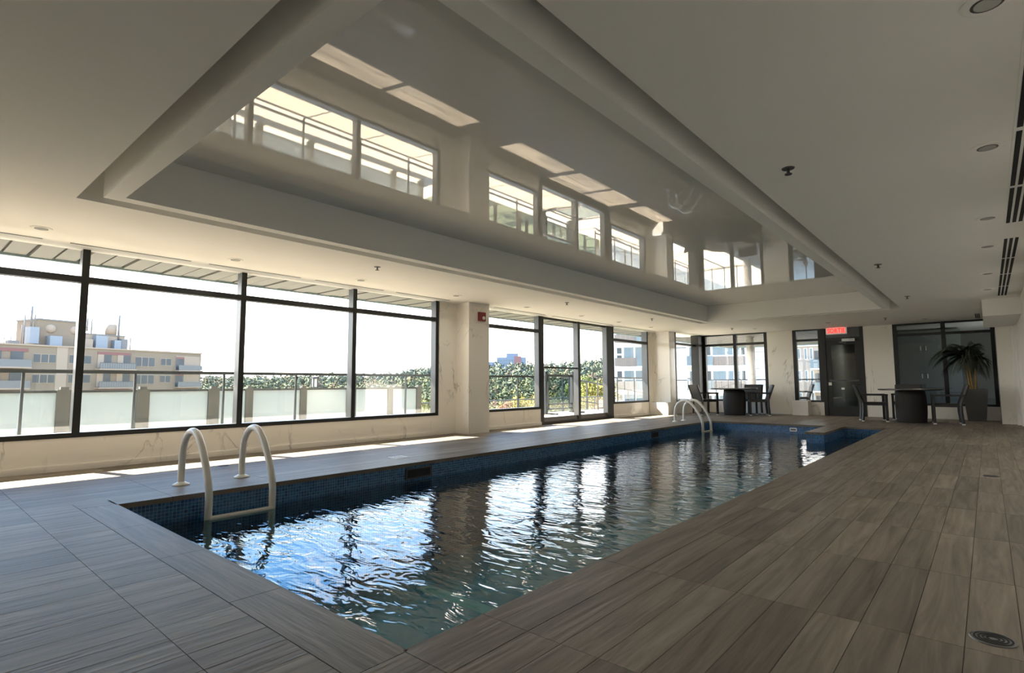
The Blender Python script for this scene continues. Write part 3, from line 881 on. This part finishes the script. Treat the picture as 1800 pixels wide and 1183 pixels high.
# recessed downlights
LAMP_FILL = 17  # strength of the spots added in the fittings as fill for the dark side
def make_downlight():
    t = thing('recessed_downlight', (0, 0, 0), '', 'downlight', 'recessed ceiling downlights')
    MB().lathe([(.088, -.008), (.10, -.004), (.10, 0)], 0, 0, 24).build('trim_ring', 'ceiling_paint', t)
    MB().lathe([(.05, -.011), (.052, -.007)], 0, 0, 20).build('lens', 'lens_glass', t)
    MB().lathe([(.062, -.0095), (.062, -.007)], 0, 0, 20).build('baffle', 'steel_dark', t)
    l = bpy.data.lights.new('lamp', 'SPOT'); l.energy = LAMP_FILL; l.spot_size = math.radians(165); l.spot_blend = 1; l.shadow_soft_size = .1; l.color = (1, .93, .82)
    o = bpy.data.objects.new('lamp', l); C.objects.link(o); o.parent = t; o.location = (0, 0, -.03)
    return t
dl0 = make_downlight()
k = 0
for i, y in enumerate((1.05, 3.12, 5.14, 7.31, 9.50, 11.7, 13.6, 15.56)):
    o = dl0 if k == 0 else copy_tree(dl0); k += 1
    o.location = (-7.80, y, HC); o['label'] = 'recessed downlight over the window side, %s from the camera' % ORD[i]
for i, y in enumerate((3.21, 5.25, 7.57, 9.17, 11.5, 13.47)):
    o = copy_tree(dl0); o.location = (.10, y, HC); o['label'] = 'recessed downlight beside the right-hand vents, %s from the camera' % ORD[i]
for x, y, lb in ((-5.55, 18.3, 'recessed downlight above the corner table by the far windows'), (-3.4, 17.9, 'recessed downlight in front of the exit door'), (-1.2, 18.6, 'recessed downlight before the dark far window')):
    o = copy_tree(dl0); o.location = (x, y, HC); o['label'] = lb
# slot diffusers over the window side
for i, (a, b) in enumerate(((-.5, 1.14), (1.40, 2.74), (2.98, 4.37), (4.63, 5.99), (6.28, 7.64), (9.0, 10.9), (11.2, 14.2), (14.45, 17.0))):
    t = thing('slot_diffuser', (-8.35, a, HC), 'thin slot diffuser above the window side, %s from the camera' % ORD[i], 'vent', 'slot diffusers over the windows')
    MB().box(-8.362, -8.338, a, b, HC-.004, HC).build('slot', 'steel_dark', t)
    MB().box(-8.372, -8.362, a, b, HC-.006, HC).build('flange', 'ceiling_paint', t)
# linear vents along the right wall
for i, (a, b, bars) in enumerate(((2.6, 7.94, (3.5, 5.0, 6.48)), (8.82, 14.6, (10.22, 11.72, 13.21)))):
    t = thing('linear_vent', (.32, a, HC), ['near', 'far'][i]+' linear air vent with black slots along the right wall', 'vent', 'linear vents along the right wall')
    MB().box(.235, .40, a-.02, b+.02, HC-.004, HC).build('frame', 'ceiling_paint', t)
    ed = [a]+[q for z in bars for q in (z-.04, z+.04)]+[b]
    for p in range(0, len(ed), 2):
        for s in range(3):
            x = .252+s*.05
            MB().box(x, x+.031, ed[p], ed[p+1], HC-.007, HC-.003).build('slot', 'black_slot', t)
t = thing('linear_vent', (-.1, 18.7, HC), 'short dark air vent in front of the far window by the bulkhead', 'vent')
MB().box(-.16, -.04, 18.1, 19.4, HC-.004, HC).build('frame', 'ceiling_paint', t)
for s in range(3): MB().box(-.15+s*.035, -.128+s*.035, 18.12, 19.38, HC-.007, HC-.003).build('slot', 'black_slot', t)
# floor drains
def drain(x, y, r, label, mat='steel_dark'):
    t = thing('floor_drain', (x, y, 0), label, 'drain')
    MB().lathe([(r, 0), (r*.97, .004), (r*.9, .004)], x, y, 28).build('rim', mat, t)
    for k in range(4):
        q = r*(.2+.18*k); m = MB()
        n0 = 0
        for j in range(24):
            a = 2*PI*j/24
            m.v += [(x+q*math.cos(a), y+q*math.sin(a), .0055), (x+(q+r*.09)*math.cos(a), y+(q+r*.09)*math.sin(a), .0055)]
        for j in range(24): m.f.append((2*j, 2*j+1, 2*((j+1) % 24)+1, 2*((j+1) % 24)))
        m.build('slot_ring', 'black_slot', t)
drain(-.045, 3.045, .078, 'round dark floor drain nearest the camera')
drain(-.035, 8.19, .075, 'round dark floor drain halfway along the right side')
drain(-7.54, 2.97, .07, 'round dark floor drain behind the near ladder')
drain(-7.64, 8.7, .07, 'round dark floor drain beside the first pillar')
def grate(x, y):
    t = thing('floor_grate', (x, y, 0), 'square pale steel floor grate beside the pool', 'drain')
    MB().box(x-.11, x+.11, y-.11, y+.11, 0, .005).build('frame', 'foot_white', t)
    for k in range(5): MB().box(x-.09, x+.09, y-.085+k*.037, y-.07+k*.037, .005, .0065).build('slot', 'grey_unit', t)
grate(-6.45, 4.93)

# ------------------------------------------------------------------ terrace, soffit, guard rail
TZ = .13
def make_terrace():
    m = MB()
    m.box(-10.55, XW-.14, -14, 30.5, -.4, TZ)
    m.box(XW-.14, -4.0, YF+.14, 30.5, -.4, TZ)
    t = m.build('terrace', 'terrace_stone'); tag(t, 'pale stone terrace outside the windows', 'terrace', kind='structure')
    m = MB(); m.box(-15.5, -10.55, -14, 10.4, -.6, -.15); m.build('planted_roof', 'terrace_stone', t)
    s = MB()
    zs = 2.95
    s.box(-10.62, XW-.10, -14, 30.5, zs+.06, zs+.35); s.box(XW-.14, -4.0, YF+.14, 30.5, zs+.06, zs+.35)
    so = s.build('soffit', 'soffit_metal'); tag(so, 'grey slatted metal soffit over the terrace', 'soffit', kind='structure')
    box(-10.66, -10.60, -14, 30.5, zs-.02, zs+.40).build('fascia', 'fascia', so)
    box(-10.6, -4.0, 30.5, 30.56, zs-.02, zs+.40).build('fascia', 'fascia', so)
    # boards run across the strip, a little askew as the eye sees them from inside
    me = box(-.98, .90, -.125, .125, 0, .05).mesh('soffit_panel', 'soffit_metal')
    y = -9.0
    k = 0
    while y < 19.9:
        o = bpy.data.objects.new('soffit_panel', me); C.objects.link(o); o.parent = so
        o.location = (-9.62, y, zs+(.014 if k % 2 else 0)); y += .29; k += 1
    me2 = box(-3.3, 3.3, -.15, .15, 0, .05).mesh('soffit_panel', 'soffit_metal')
    y = 20.3
    while y < 30.4:
        o = bpy.data.objects.new('soffit_panel', me2); C.objects.link(o); o.parent = so
        o.location = (-7.3, y, zs+(.014 if k % 2 else 0)); y += .34; k += 1
    c = MB().lathe([(.165, TZ), (.165, zs+.06)], -7.55, 24.2, 24).build('terrace_column', 'white_paint', smooth=True)
    tag(c, 'round white column on the terrace beyond the far windows', 'column')
make_terrace()
def guard(name, label, x, ys, top, z0=TZ, along='y', cat='railing', glass='glass', group=None, rail='rail_grey'):
    def B(a0, a1, b0, b1, c0, c1): return box(a0, a1, b0, b1, c0, c1) if along == 'y' else box(b0, b1, a0, a1, c0, c1)
    loc = (x, ys[0], z0) if along == 'y' else (ys[0], x, z0)
    t = thing(name, loc, label, cat, group)
    B(x-.03, x+.03, ys[0]-.03, ys[-1]+.03, top-.05, top).build('top_rail', rail, t)
    B(x-.018, x+.018, ys[0], ys[-1], z0+.06, z0+.10).build('bottom_rail', rail, t)
    for y in ys: B(x-.015, x+.015, y-.016, y+.016, z0, top-.05).build('post', rail, t)
    for a, b in zip(ys, ys[1:]):
        if along == 'y': q = [(x, a+.03, z0+.12), (x, b-.03, z0+.12), (x, b-.03, top-.07), (x, a+.03, top-.07)]
        else: q = [(a+.03, x, z0+.12), (b-.03, x, z0+.12), (b-.03, x, top-.07), (a+.03, x, top-.07)]
        MB().quad(*q).build('glass_panel', glass, t)
    return t
guard('guard_railing', 'grey glass guard railing along the terrace edge outside the window bays', -10.0, [1.268+1.31*k for k in range(-8, 9)]+[12.9], 1.27)
guard('guard_railing', 'short grey glass guard railing on the terrace right of the gate', -10.0, [15.95, 17.25, 18.5, 19.8, 21.1, 22.4, 23.7, 25.0], 1.27)
guard('guard_railing', 'thin grey railing across the far terrace beyond the corner table', 24.9, [-9.9+.56*k for k in range(11)], 1.20, along='x')
def make_gate():
    t = thing('terrace_gate', (-10, 13.05, TZ), 'framed glass gate panel standing beyond the sliding door', 'gate')
    for y in (13.02, 14.43):
        p = box(-10.05, -9.95, y-.05, y+.05, TZ, 1.41).build('post', 'rail_grey', t)
    box(-10.03, -9.97, 13.06, 14.38, 1.25, 1.32).build('top_rail', 'rail_grey', t)
    for z in (.26, .40): box(-10.02, -9.98, 13.06, 14.38, z, z+.04).build('bottom_rail', 'rail_grey', t)
    for y in (13.16, 14.26): box(-10.02, -9.98, y-.02, y+.02, .26, 1.25).build('stile', 'rail_grey', t)
    MB().quad((-10, 13.18, .44), (-10, 14.24, .44), (-10, 14.24, 1.22), (-10, 13.18, 1.22)).build('glass_panel', 'glass_far', t)
    for y in (13.02, 14.43): box(-10.12, -9.55, y-.03, y+.03, TZ, TZ+.05).build('foot', 'rail_grey', t)
make_gate()
def make_stair_rail():
    t = thing('stair_handrail', (-11, 15.9, TZ), 'sloping grey handrail descending from the terrace beyond the sliding door', 'railing')
    MB().tube([(-11, 15.2, 1.28), (-11, 21.6, .58)], .03, 8).build('handrail', 'rail_grey', t)
    for k in range(5):
        y = 15.3+1.5*k; z = 1.28-(y-15.2)*.109
        box(-11.025, -10.975, y-.025, y+.025, z-1.3, z).build('post', 'rail_grey', t)
    MB().tube([(-11, 15.2, .55), (-11, 21.6, -.15)], .02, 8).build('lower_rail', 'rail_grey', t)
make_stair_rail()
guard('guard_railing', 'low grey railing at a lower level seen under the trees', -14.5, [9.5+1.9*k for k in range(9)], .42, -.6, rail='rail_grey')
def make_screen():
    x = -11.5
    posts = [-6.2, -5.05, -3.85, -2.66, -1.5, -.36, .82, 1.98, 3.09, 4.28, 4.97, 6.15, 7.31, 8.49, 9.41]
    t = thing('privacy_screen', (x, posts[0], -.15), 'frosted glass privacy screen with thick grey posts behind the guard railing', 'screen')
    for y in posts:
        w = .10 if y < 4.9 else .075
        p = box(x-w*.6, x+w*.6, y-w, y+w, -.15, .975).build('post', 'post_grey', t)
        sub('cap', box(x-.05, x+.05, y-w*.55, y+w*.55, .975, 1.02), 'post_grey', p)
    for a, b in zip(posts, posts[1:]):
        box(x-.01, x+.01, a+.08, b-.08, -.05, .925).build('frosted_panel', 'frosted_glass', t)
        box(x-.025, x+.025, a+.08, b-.08, .925, .965).build('cap_rail', 'rail_grey', t)
    for k, (a, b) in enumerate(((x-2.0, x-1.05), (x-1.0, x-.08))):
        box(a, b, 9.40, 9.42, -.05, .925).build('frosted_panel', 'frosted_glass', t)
        box(a, b, 9.385, 9.435, .925, .96).build('cap_rail', 'rail_grey', t)
        box(a-.06, a+.06, 9.34, 9.48, -.15, 1.0).build('post', 'post_grey', t)
make_screen()
def make_lantern():
    x, y = -14, 7.815
    t = thing('lamp_post', (x, y, -.15), 'small post lantern standing beyond the frosted screen', 'lamp')
    box(x-.03, x+.03, y-.03, y+.03, -.15, .98).build('post', 'rail_grey', t)
    h = box(x-.055, x+.055, y-.055, y+.055, .98, 1.20).build('lantern', 'lens_glass', t)
    m = MB()
    for a in (-.06, .06):
        for b_ in (-.06, .06): m.box(x+a-.014, x+a+.014, y+b_-.014, y+b_+.014, .97, 1.22)
    sub('cage', m, 'rail_grey', h)
    sub('cap', MB().box(x-.09, x+.09, y-.09, y+.09, 1.20, 1.25), 'rail_grey', h)
make_lantern()

# ------------------------------------------------------------------ buildings
def frame_at(o, e):
    e = Vector((e[0], e[1], 0)).normalized(); n = Vector((e.y, -e.x, 0))
    return Vector((o[0], o[1], 0)), e, n
def facade(o, e, flip=False):
    """s along the wall, d outwards from it; returns a builder of boxes in world space"""
    O, e, n = frame_at(o, e)
    if flip: n = -n
    def B(s0, s1, d0, d1, z0, z1):
        m = MB(); k = len(m.v)
        for z in (z0, z1):
            for d in (d0, d1):
                for s in (s0, s1):
                    p = O+e*s+n*d; m.v.append((p.x, p.y, z))
        for q in ((0, 2, 3, 1), (4, 5, 7, 6), (0, 1, 5, 4), (2, 6, 7, 3), (0, 4, 6, 2), (1, 3, 7, 5)): m.f.append(q)
        return m
    return B
def far_window(B, root, s0, s1, z0, z1, n=2, mat='far_glass', fr='beige_light', d=0):
    w = B(s0, s1, d, d+.06, z0, z1).build('window', fr, root)
    g = (s1-s0)/n
    for k in range(n):
        sub('pane', B(s0+g*k+.07, s0+g*(k+1)-.07, d+.05, d+.08, z0+.08, z1-.08), mat, w)
def left_block():
    Bc = facade((-126, 44.2), (.2691, -.9631), flip=True)      # s runs from the right-hand end towards the camera side, outwards is +x
    B = Bc
    r = thing('apartment_block', (-126, 44.2, -30), 'beige apartment block with rooftop plant seen through the left window bay', 'building')
    FH, RT = 3.38, 7.5
    B(0, 62, -14, 0, -30, RT).build('wall', 'beige_wall', r)
    B(-.2, 62, -14.2, .15, RT, RT+.25).build('parapet', 'beige_light', r)
    for k in range(4):
        z = 4.0-FH*k                      # floor level of the storey
        # corner recess balcony
        B(.35, 5.5, .02, .10, z, z+2.9).build('recess', 'beige_light', r)
        B(3.75, 5.45, .10, .14, z, z+2.7).build('balcony_door', 'far_glass', r)
        B(3.75, 5.45, .13, .17, z+2.3, z+2.7).build('red_panel', 'red_panel', r)
        B(.35, 5.5, 0, 1.2, z-.22, z).build('balcony_slab', 'beige_light', r)
        B(.45, 5.45, 1.1, 1.16, z+.05, z+1.0).build('balustrade', 'grey_unit', r)
        far_window(B, r, 6.35, 8.55, z+.85, z+2.3, 2)
        far_window(B, r, 9.6, 13.35, z+.55, z+2.4, 3)
        # balcony with red panels
        B(14.1, 19.8, .02, .08, z+2.55, z+3.05).build('red_panel', 'red_panel', r)
        for a, b in ((14.15, 15.45), (17.5, 18.75)):
            B(a, b, .02, .09, z+.1, z+2.55).build('balcony_door', 'far_glass', r)
            B(b, b+1.0, .02, .09, z+.1, z+2.55).build('door_panel', 'beige_light', r)
        B(13.8, 20.1, 0, 1.5, z-.25, z).build('balcony_slab', 'beige_light', r)
        bl = B(13.9, 20.0, 1.40, 1.45, z+1.0, z+1.08).build('balustrade', 'rail_grey', r)
        for q in range(16): sub('baluster', B(13.95+q*.4, 14.0+q*.4, 1.40, 1.44, z, z+1.0), 'rail_grey', bl)
        sub('infill', B(13.9, 20.0, 1.41, 1.43, z+.05, z+1.0), 'grey_unit', bl)
        far_window(B, r, 20.7, 24.2, z+.75, z+2.3, 2)
        far_window(B, r, 26.05, 29.3, z+.75, z+2.25, 3)
        # left balcony with greenery
        B(30, 40, 0, 1.5, z-.25, z).build('balcony_slab', 'beige_light', r)
        B(30, 40, .02, .09, z+2.5, z+3.0).build('red_panel', 'red_panel', r)
        for a in (30.6, 33.4, 36.2): B(a, a+1.6, .02, .09, z+.1, z+2.5).build('balcony_door', 'far_glass', r)
        B(30, 40, 1.4, 1.46, z, z+1.15).build('balustrade', 'grey_unit', r)
    B(24.4, 26.0, -.05, .05, -30, RT).build('pilaster', 'beige_light', r)
    # rooftop plant
    z = RT+.25
    def P(n, mt, s0, s1, d0, d1, z0, z1, **k): return B(s0, s1, d0, d1, z0, z1).build(n, mt, r, **k)
    P('penthouse', 'beige_wall', 20.4, 26.8, -12, -5, z, 12.4)
    P('penthouse', 'beige_light', 12.6, 20.4, -12, -5, z, 10.45)
    P('penthouse_cap', 'grey_unit', 20.3, 26.9, -12.1, -4.9, 12.4, 12.65)
    P('penthouse_cap', 'grey_unit', 12.5, 20.4, -12.1, -4.9, 10.45, 10.65)
    P('plant_unit', 'blue_unit', 23.7, 25.5, -5, -3.5, z, 9.65)
    P('plant_unit', 'blue_unit', 26.9, 28.2, -6, -4, z+.4, 11.0)
    P('plant_unit', 'beige_light', 18.8, 20.2, -5, -3.6, z, 9.45)
    P('plant_unit', 'blue_unit', 16.2, 18.2, -5, -3.8, z, 10.3)
    P('plant_unit', 'blue_unit', 13.8, 15.0, -5, -3.8, z, 9.6)
    P('plant_unit', 'grey_unit', 12.6, 13.7, -5, -3.9, z, 9.9)
    P('plant_unit', 'grey_unit', 29.5, 31.0, -5, -4, z, 8.5)
    def cyl(n, mt, s, d, rr, z0, z1):
        p = B(s, s, d, d, 0, 0).v[0]
        MB().lathe([(rr, z0), (rr, z1)], p[0], p[1], 12).build(n, mt, r, smooth=True)
    cyl('water_tank', 'beige_light', 14.6, -6, .95, 10.7, 12.7)
    for s, d, z0, z1, rr in ((27.7, -5, 11.0, 14.6, .16), (27.2, -5, 11, 13.2, .1), (28.6, -5, z, 13.0, .1), (28.9, -5, z, 11.2, .06), (30.3, -5, z, 9.3, .06), (31.2, -5, z, 9.0, .06),
                             (19.4, -7, 11.2, 13.8, .17), (18.2, -7, 11.2, 13.7, .14), (17.45, -7, 10.6, 13.6, .11), (13.75, -5, 9.6, 14.6, .18), (13.2, -6, 10.6, 12.6, .1), (11.5, -5, z, 10.25, .1)):
        cyl('antenna', 'grey_unit', s, d, rr, z0, z1)
    P('antenna_bar', 'grey_unit', 17.4, 20.4, -7.05, -6.95, 11.85, 11.95)
    P('antenna_bar', 'grey_unit', 17.9, 19.5, -7.05, -6.95, 11.25, 11.33)
    P('pipe_rack', 'grey_unit', 11.45, 12.7, -5.05, -4.95, 10.15, 10.28)
    # dish drums on the penthouse wall
    for s in (24.9, 21.2):
        p = B(s, s, -4.95, -4.95, 0, 0).v[0]
        d = MB().lathe([(.75, 0), (.72, .15), (.2, .22)], 0, 0, 20).build('dish', 'beige_light', r, smooth=True)
        d.matrix_parent_inverse = Matrix.Translation((126, -44.2, 30)); d.location = (p[0], p[1], 11.0); d.rotation_euler = (0, PI/2, 0)
left_block()
def white_block():
    B = facade((-27.8, 81.6), (.9, .44))                      # outwards faces the terrace
    r = thing('white_apartment_building', (-27.8, 81.6, -30), 'white modern apartment building with brown slatted balconies beyond the corner', 'building')
    FH = 3.6
    B(-17.6, 2.75, -14, 0, -30, 32).build('wall', 'white_wall', r)
    B(2.75, 5.2, -14, -.3, -30, 32).build('side_wall', 'siding_grey', r)
    for k in range(-3, 7):
        z = 3.15+FH*k                       # top of the slab band; windows above it
        for a in range(3):
            B(2.8, 5.15, -.3, -.26, z-.05+a*1.2, z+a*1.2).build('siding_joint', 'grey_unit', r)
        B(-17.7, 2.8, 0, .35, z-.05, z+.42).build('slab_band', 'white_wall', r)
        # left stretch: small window, wide glazing
        for s0, s1, z0, z1, n, mt in ((-16.95, -16.1, z+2.35, z+3.4, 1, 'far_glass'), (-16.95, -16.1, z+1.5, z+2.25, 1, 'far_glass'), (-15.9, -14.3, z+1.5, z+3.45, 1, 'far_glass_pale'),
                                      (-14.2, -12.6, z+1.5, z+3.45, 1, 'far_glass_pale'), (-9.6, -8.5, z+1.2, z+3.3, 1, 'far_glass'), (-8.3, -6.6, z+.8, z+3.3, 1, 'far_glass_pale'),
                                      (-6.3, -4.2, z+.8, z+3.3, 1, 'far_glass_pale'), (-4.0, -3.2, z+1.9, z+3.3, 1, 'far_glass'), (-3.05, -1.15, z+1.9, z+3.3, 1, 'far_glass_pale'),
                                      (-1.05, .8, z+1.9, z+3.3, 2, 'far_glass_pale'), (.9, 1.5, z+1.9, z+3.3, 1, 'far_glass')):
            far_window(B, r, s0, s1, z0, z1, n, mt, 'white_wall')
        # slatted balustrades
        for s0, s1 in ((-17.2, -13.9), (-3.0, 1.45)):
            p = B(s0, s1, .36, .42, z+.5, z+1.75).build('slatted_balustrade', 'slat_brown', r)
            nn = int((s1-s0)/.7)
            for q in range(nn): sub('slat', B(s0+.2+q*.7, s0+.28+q*.7, .42, .46, z+.5, z+1.75), 'beige_light', p)
        for s0, s1 in ((-13.85, -12.8), (-9.8, -3.1)):
            B(s0, s1, 1.2, 1.24, z+.45, z+1.8).build('glass_balustrade', 'far_glass_pale', r)
            B(s0, s1, 0, 1.3, z+.2, z+.45).build('balcony_slab', 'white_wall', r)
white_block()
def stone_block():
    B = facade((-18, 90), (1, 0))
    r = thing('stone_apartment_building', (-18, 90, -30), 'beige stone apartment building seen through the sidelight by the door', 'building')
    B(-4.1, 9, -12, 0, -30, 6.4).build('wall', 'stone_wall', r)
    B(-4.15, 9.2, -12, .25, 6.4, 6.8).build('cornice', 'white_wall', r)
    for k in range(4):
        z = 2.7-3.3*k
        for a in (-3.35, -2.45, -1.7, 1.6, 3.2): 
            far_window(B, r, a, a+.42, z+1.75, z+3.45, 1, 'far_glass_pale', 'white_wall')
        B(-1.45, 1.2, 0, 1.2, z+.2, z+.4).build('balcony_slab', 'white_wall', r)
        B(-1.45, 1.2, 1.15, 1.2, z+.4, z+1.65).build('balustrade', 'far_glass_pale', r)
        B(-1.1, .4, .01, .06, z+.4, z+3.0).build('balcony_door', 'far_glass', r)
stone_block()
def hill_block():
    B = facade((-367, 423), (.72, .69))
    r = thing('hilltop_building', (-367, 423, 0), 'blue-grey and red brick building on the hilltop', 'building')
    B(-16, 14, -14, 0, 0, 28).build('wall', 'hill_blue', r)
    B(2, 9, 0, .6, 0, 29).build('brick_bay', 'hill_brick', r)
    B(-6, 6, -12, -2, 28, 32).build('upper_storey', 'hill_blue', r)
    B(-30, -16, -14, -1, 0, 23).build('wing', 'hill_blue', r)
    for k in range(5):
        for q in range(6): B(-15+q*2.8, -13.4+q*2.8, 0, .15, 10+3.4*k, 11.9+3.4*k).build('window', 'far_glass_pale', r)
hill_block()

# ------------------------------------------------------------------ hills and trees
def ridge(az):        # height of the far ridge over the azimuth, measured from +y to the left (degrees)
    pts = [(0, 27), (25, 27), (31.5, 26), (37.4, 23), (43.4, 20), (49.3, 18), (56, 11), (66, 10), (72, 9), (85, 10), (120, 12)]
    for (a, h), (b, g) in zip(pts, pts[1:]):
        if a <= az <= b: return h+(g-h)*(az-a)/(b-a)
    return 10
def ground(x, y):
    r = math.hypot(x, y); az = math.degrees(math.atan2(-x, y))
    t = max(0, min(1, (r-150)/(560-150)))
    t = t*t*(3-2*t)
    return -24+(ridge(az)+14)*t+2.5*noise.noise(Vector((x*.012, y*.012, 0)))
def make_hills():
    m = MB(); NA, NR = 64, 26
    for i in range(NR):
        r = 35*(950/35)**(i/(NR-1))
        for j in range(NA):
            az = math.radians(-20+160*j/(NA-1)); x, y = -r*math.sin(az), r*math.cos(az)
            m.v.append((x, y, ground(x, y)))
    for i in range(NR-1):
        for j in range(NA-1): m.f.append((i*NA+j, i*NA+j+1, (i+1)*NA+j+1, (i+1)*NA+j))
    o = m.build('hillside', 'hill_ground', smooth=True); tag(o, 'wooded hillside rolling away below the terrace', 'hillside', kind='structure')
make_hills()
def ico(sub_):
    bm = bmesh.new(); bmesh.ops.create_icosphere(bm, subdivisions=sub_, radius=1)
    v = [p.co.copy() for p in bm.verts]; f = [tuple(q.index for q in p.verts) for p in bm.faces]; bm.free(); return v, f
def make_forest():
    rnd = random.Random(11)
    V, F, T, NN = [], [], [], []
    pal = [(.07, .10, .03), (.10, .13, .035), (.15, .17, .04), (.05, .075, .03), (.30, .25, .05), (.30, .17, .05), (.24, .10, .06), (.09, .11, .05)]
    n = 0
    while n < 4200:
        az = math.radians(rnd.uniform(12, 88)); r = 150+560*rnd.random()**1.3
        x, y = -r*math.sin(az), r*math.cos(az)
        if math.hypot(x+367, y-423) < 26: continue
        if -150 < x < -100 and -25 < y < 58: continue
        if r < 215 and az < math.radians(29): continue
        g = ground(x, y); w = rnd.uniform(2.4, 4.6); h = w*rnd.uniform(.9, 1.4)
        c = pal[rnd.choice((0, 1, 2, 3, 0, 1, 1, 7, 7, 2, 4, 0, 1, 2, 7, 5, 1, 0, 6))]
        hz = min(.72, max(0, (r-140)/520)); c = tuple(a*(1-hz)+b_*hz for a, b_ in zip(c, (.165, .185, .165)))  # distance haze mixed into the crown colour
        for _ in range(80):
            d = Vector((rnd.gauss(0, 1), rnd.gauss(0, 1), rnd.gauss(.25, 1))).normalized()
            p = Vector((x+d.x*w*rnd.uniform(.6, 1), y+d.y*w*rnd.uniform(.6, 1), g+h*.9+d.z*h*rnd.uniform(.7, 1.05)))
            sz = rnd.uniform(.28, .62)*(.8+r/600)
            a = (Vector((rnd.gauss(0, 1), rnd.gauss(0, 1), rnd.gauss(0, 1)))).normalized()
            b = (d+a*.6).normalized().cross(a).normalized()
            k = len(V); v = rnd.uniform(.55, .80); cc = tuple(q*v for q in c)
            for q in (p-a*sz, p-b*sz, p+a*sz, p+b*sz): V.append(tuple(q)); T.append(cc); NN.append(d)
            F.append((k, k+1, k+2, k+3))
        n += 1
    me = bpy.data.meshes.new('forest'); me.from_pydata(V, [], F); me.update()
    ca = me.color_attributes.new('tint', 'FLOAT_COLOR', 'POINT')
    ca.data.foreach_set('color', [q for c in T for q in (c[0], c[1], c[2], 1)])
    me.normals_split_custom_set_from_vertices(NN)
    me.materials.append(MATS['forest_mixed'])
    o = bpy.data.objects.new('forest', me); C.objects.link(o)
    tag(o, 'distant mixed forest covering the hillside', 'forest', kind='stuff')
make_forest()
def crown_mesh(seed, mat):
    rnd = random.Random(seed); m = MB(); nn = []
    lumps = [(Vector((rnd.gauss(0, .42), rnd.gauss(0, .42), rnd.uniform(-.35, .6))), rnd.uniform(.32, .55)) for _ in range(11)]
    for c, r in lumps:
        for _ in range(300):
            d = Vector((rnd.gauss(0, 1), rnd.gauss(0, 1), rnd.gauss(0, 1))).normalized()
            p = c+d*r*rnd.uniform(.75, 1.05)
            a = Vector((rnd.gauss(0, 1), rnd.gauss(0, 1), rnd.gauss(0, 1))).normalized()*rnd.uniform(.022, .05)
            b = d.cross(a).normalized()*rnd.uniform(.022, .05)
            m.quad(p-a, p-b, p+a, p+b); nn += [d]*4
    me = m.mesh('crown', mat); me.normals_split_custom_set_from_vertices(nn)
    return me
def make_trees():
    rnd = random.Random(5)
    kinds = ['yellow', 'lime', 'green', 'orange', 'red']
    crowns = {k: [crown_mesh(s+10*i, 'leaf_'+k) for s in range(2)] for i, k in enumerate(kinds)}
    trunk = MB().tube([(0, 0, 0), (.02, .01, .5), (0, 0, 1.0)], [.05, .035, .02], 8).mesh('trunk', 'bark')
    # picture column (degrees left of +y), distance, top height, crown radius, colour
    spec = [(54.5, 92, -0.6, 6.0, 'yellow'), (52.3, 77.3, -0.65, 3.35, 'orange'), (50.6, 63.8, -0.67, 4.37, 'lime'), (47.6, 53.2, -1.42, 2.55, 'lime'), (47.2, 102.4, -5.43, 4.93, 'green'),
            (58.0, 105, -1.5, 3.5, 'green'), (60.0, 132.0, -2.75, 3.46, 'yellow'), (64.0, 98.8, -0.89, 3.46, 'green'), (66.5, 84.0, -0.3, 4.2, 'green'), (70.5, 98, -1.0, 3.5, 'green'),
            (44.0, 88, -3.2, 3.36, 'yellow'), (42.8, 72.0, -3.33, 4.08, 'lime'), (41.8, 110, -2.2, 3.23, 'red'), (40.2, 56.2, -2.33, 2.23, 'orange'), (40.3, 47.1, -2.03, 2.34, 'lime'),
            (39.4, 96, -1.8, 3.64, 'yellow'), (38.4, 128.0, -1.27, 8.64, 'yellow'), (36.6, 62.6, -0.75, 2.66, 'green'), (43.2, 147.0, -2.54, 5.39, 'lime'), (33.4, 147.0, -1.49, 6.62, 'green'),
            (33.2, 110, 2.6, 3.92, 'lime'), (32.0, 69.9, 1.56, 3.22, 'yellow'), (31.0, 55.2, -1.2, 3.13, 'orange')]
    names = {'yellow': 'golden yellow', 'lime': 'yellow-green', 'green': 'green', 'orange': 'orange', 'red': 'red'}
    view = lambda a: 'the left window bay' if a > 46 else ('the window beside the first pillar' if a > 36 else 'the sliding door')
    spec.sort(key=lambda q: -q[0])
    cnt = {}
    for a, r, top, cr, k in spec:
        key = (k, view(a)); cnt[key] = cnt.get(key, 0)+1
    idx = {}
    for i, (a, r, top, cr, k) in enumerate(spec):
        az = math.radians(a); x, y = -r*math.sin(az), r*math.cos(az)
        g = ground(x, y); key = (k, view(a)); j = idx.get(key, 0); idx[key] = j+1
        lb = ('%s tree seen through %s' % (names[k], view(a))) if cnt[key] == 1 else ('%s %s tree from the left seen through %s' % (ORD[j], names[k], view(a)))
        t = thing('broadleaf_tree', (x, y, g), lb, 'tree', 'trees below the terrace')
        c = bpy.data.objects.new('crown', crowns[k][i % 2]); C.objects.link(c); c.parent = t
        c.location = (0, 0, top-g-cr*1.0); c.scale = (cr, cr, cr*1.1); c.rotation_euler = (0, 0, rnd.uniform(0, 6))
        tr = bpy.data.objects.new('trunk', trunk); C.objects.link(tr); tr.parent = t
        tr.scale = (6, 6, max(2, top-g-cr))
make_trees()
bpy.context.view_layer.update()
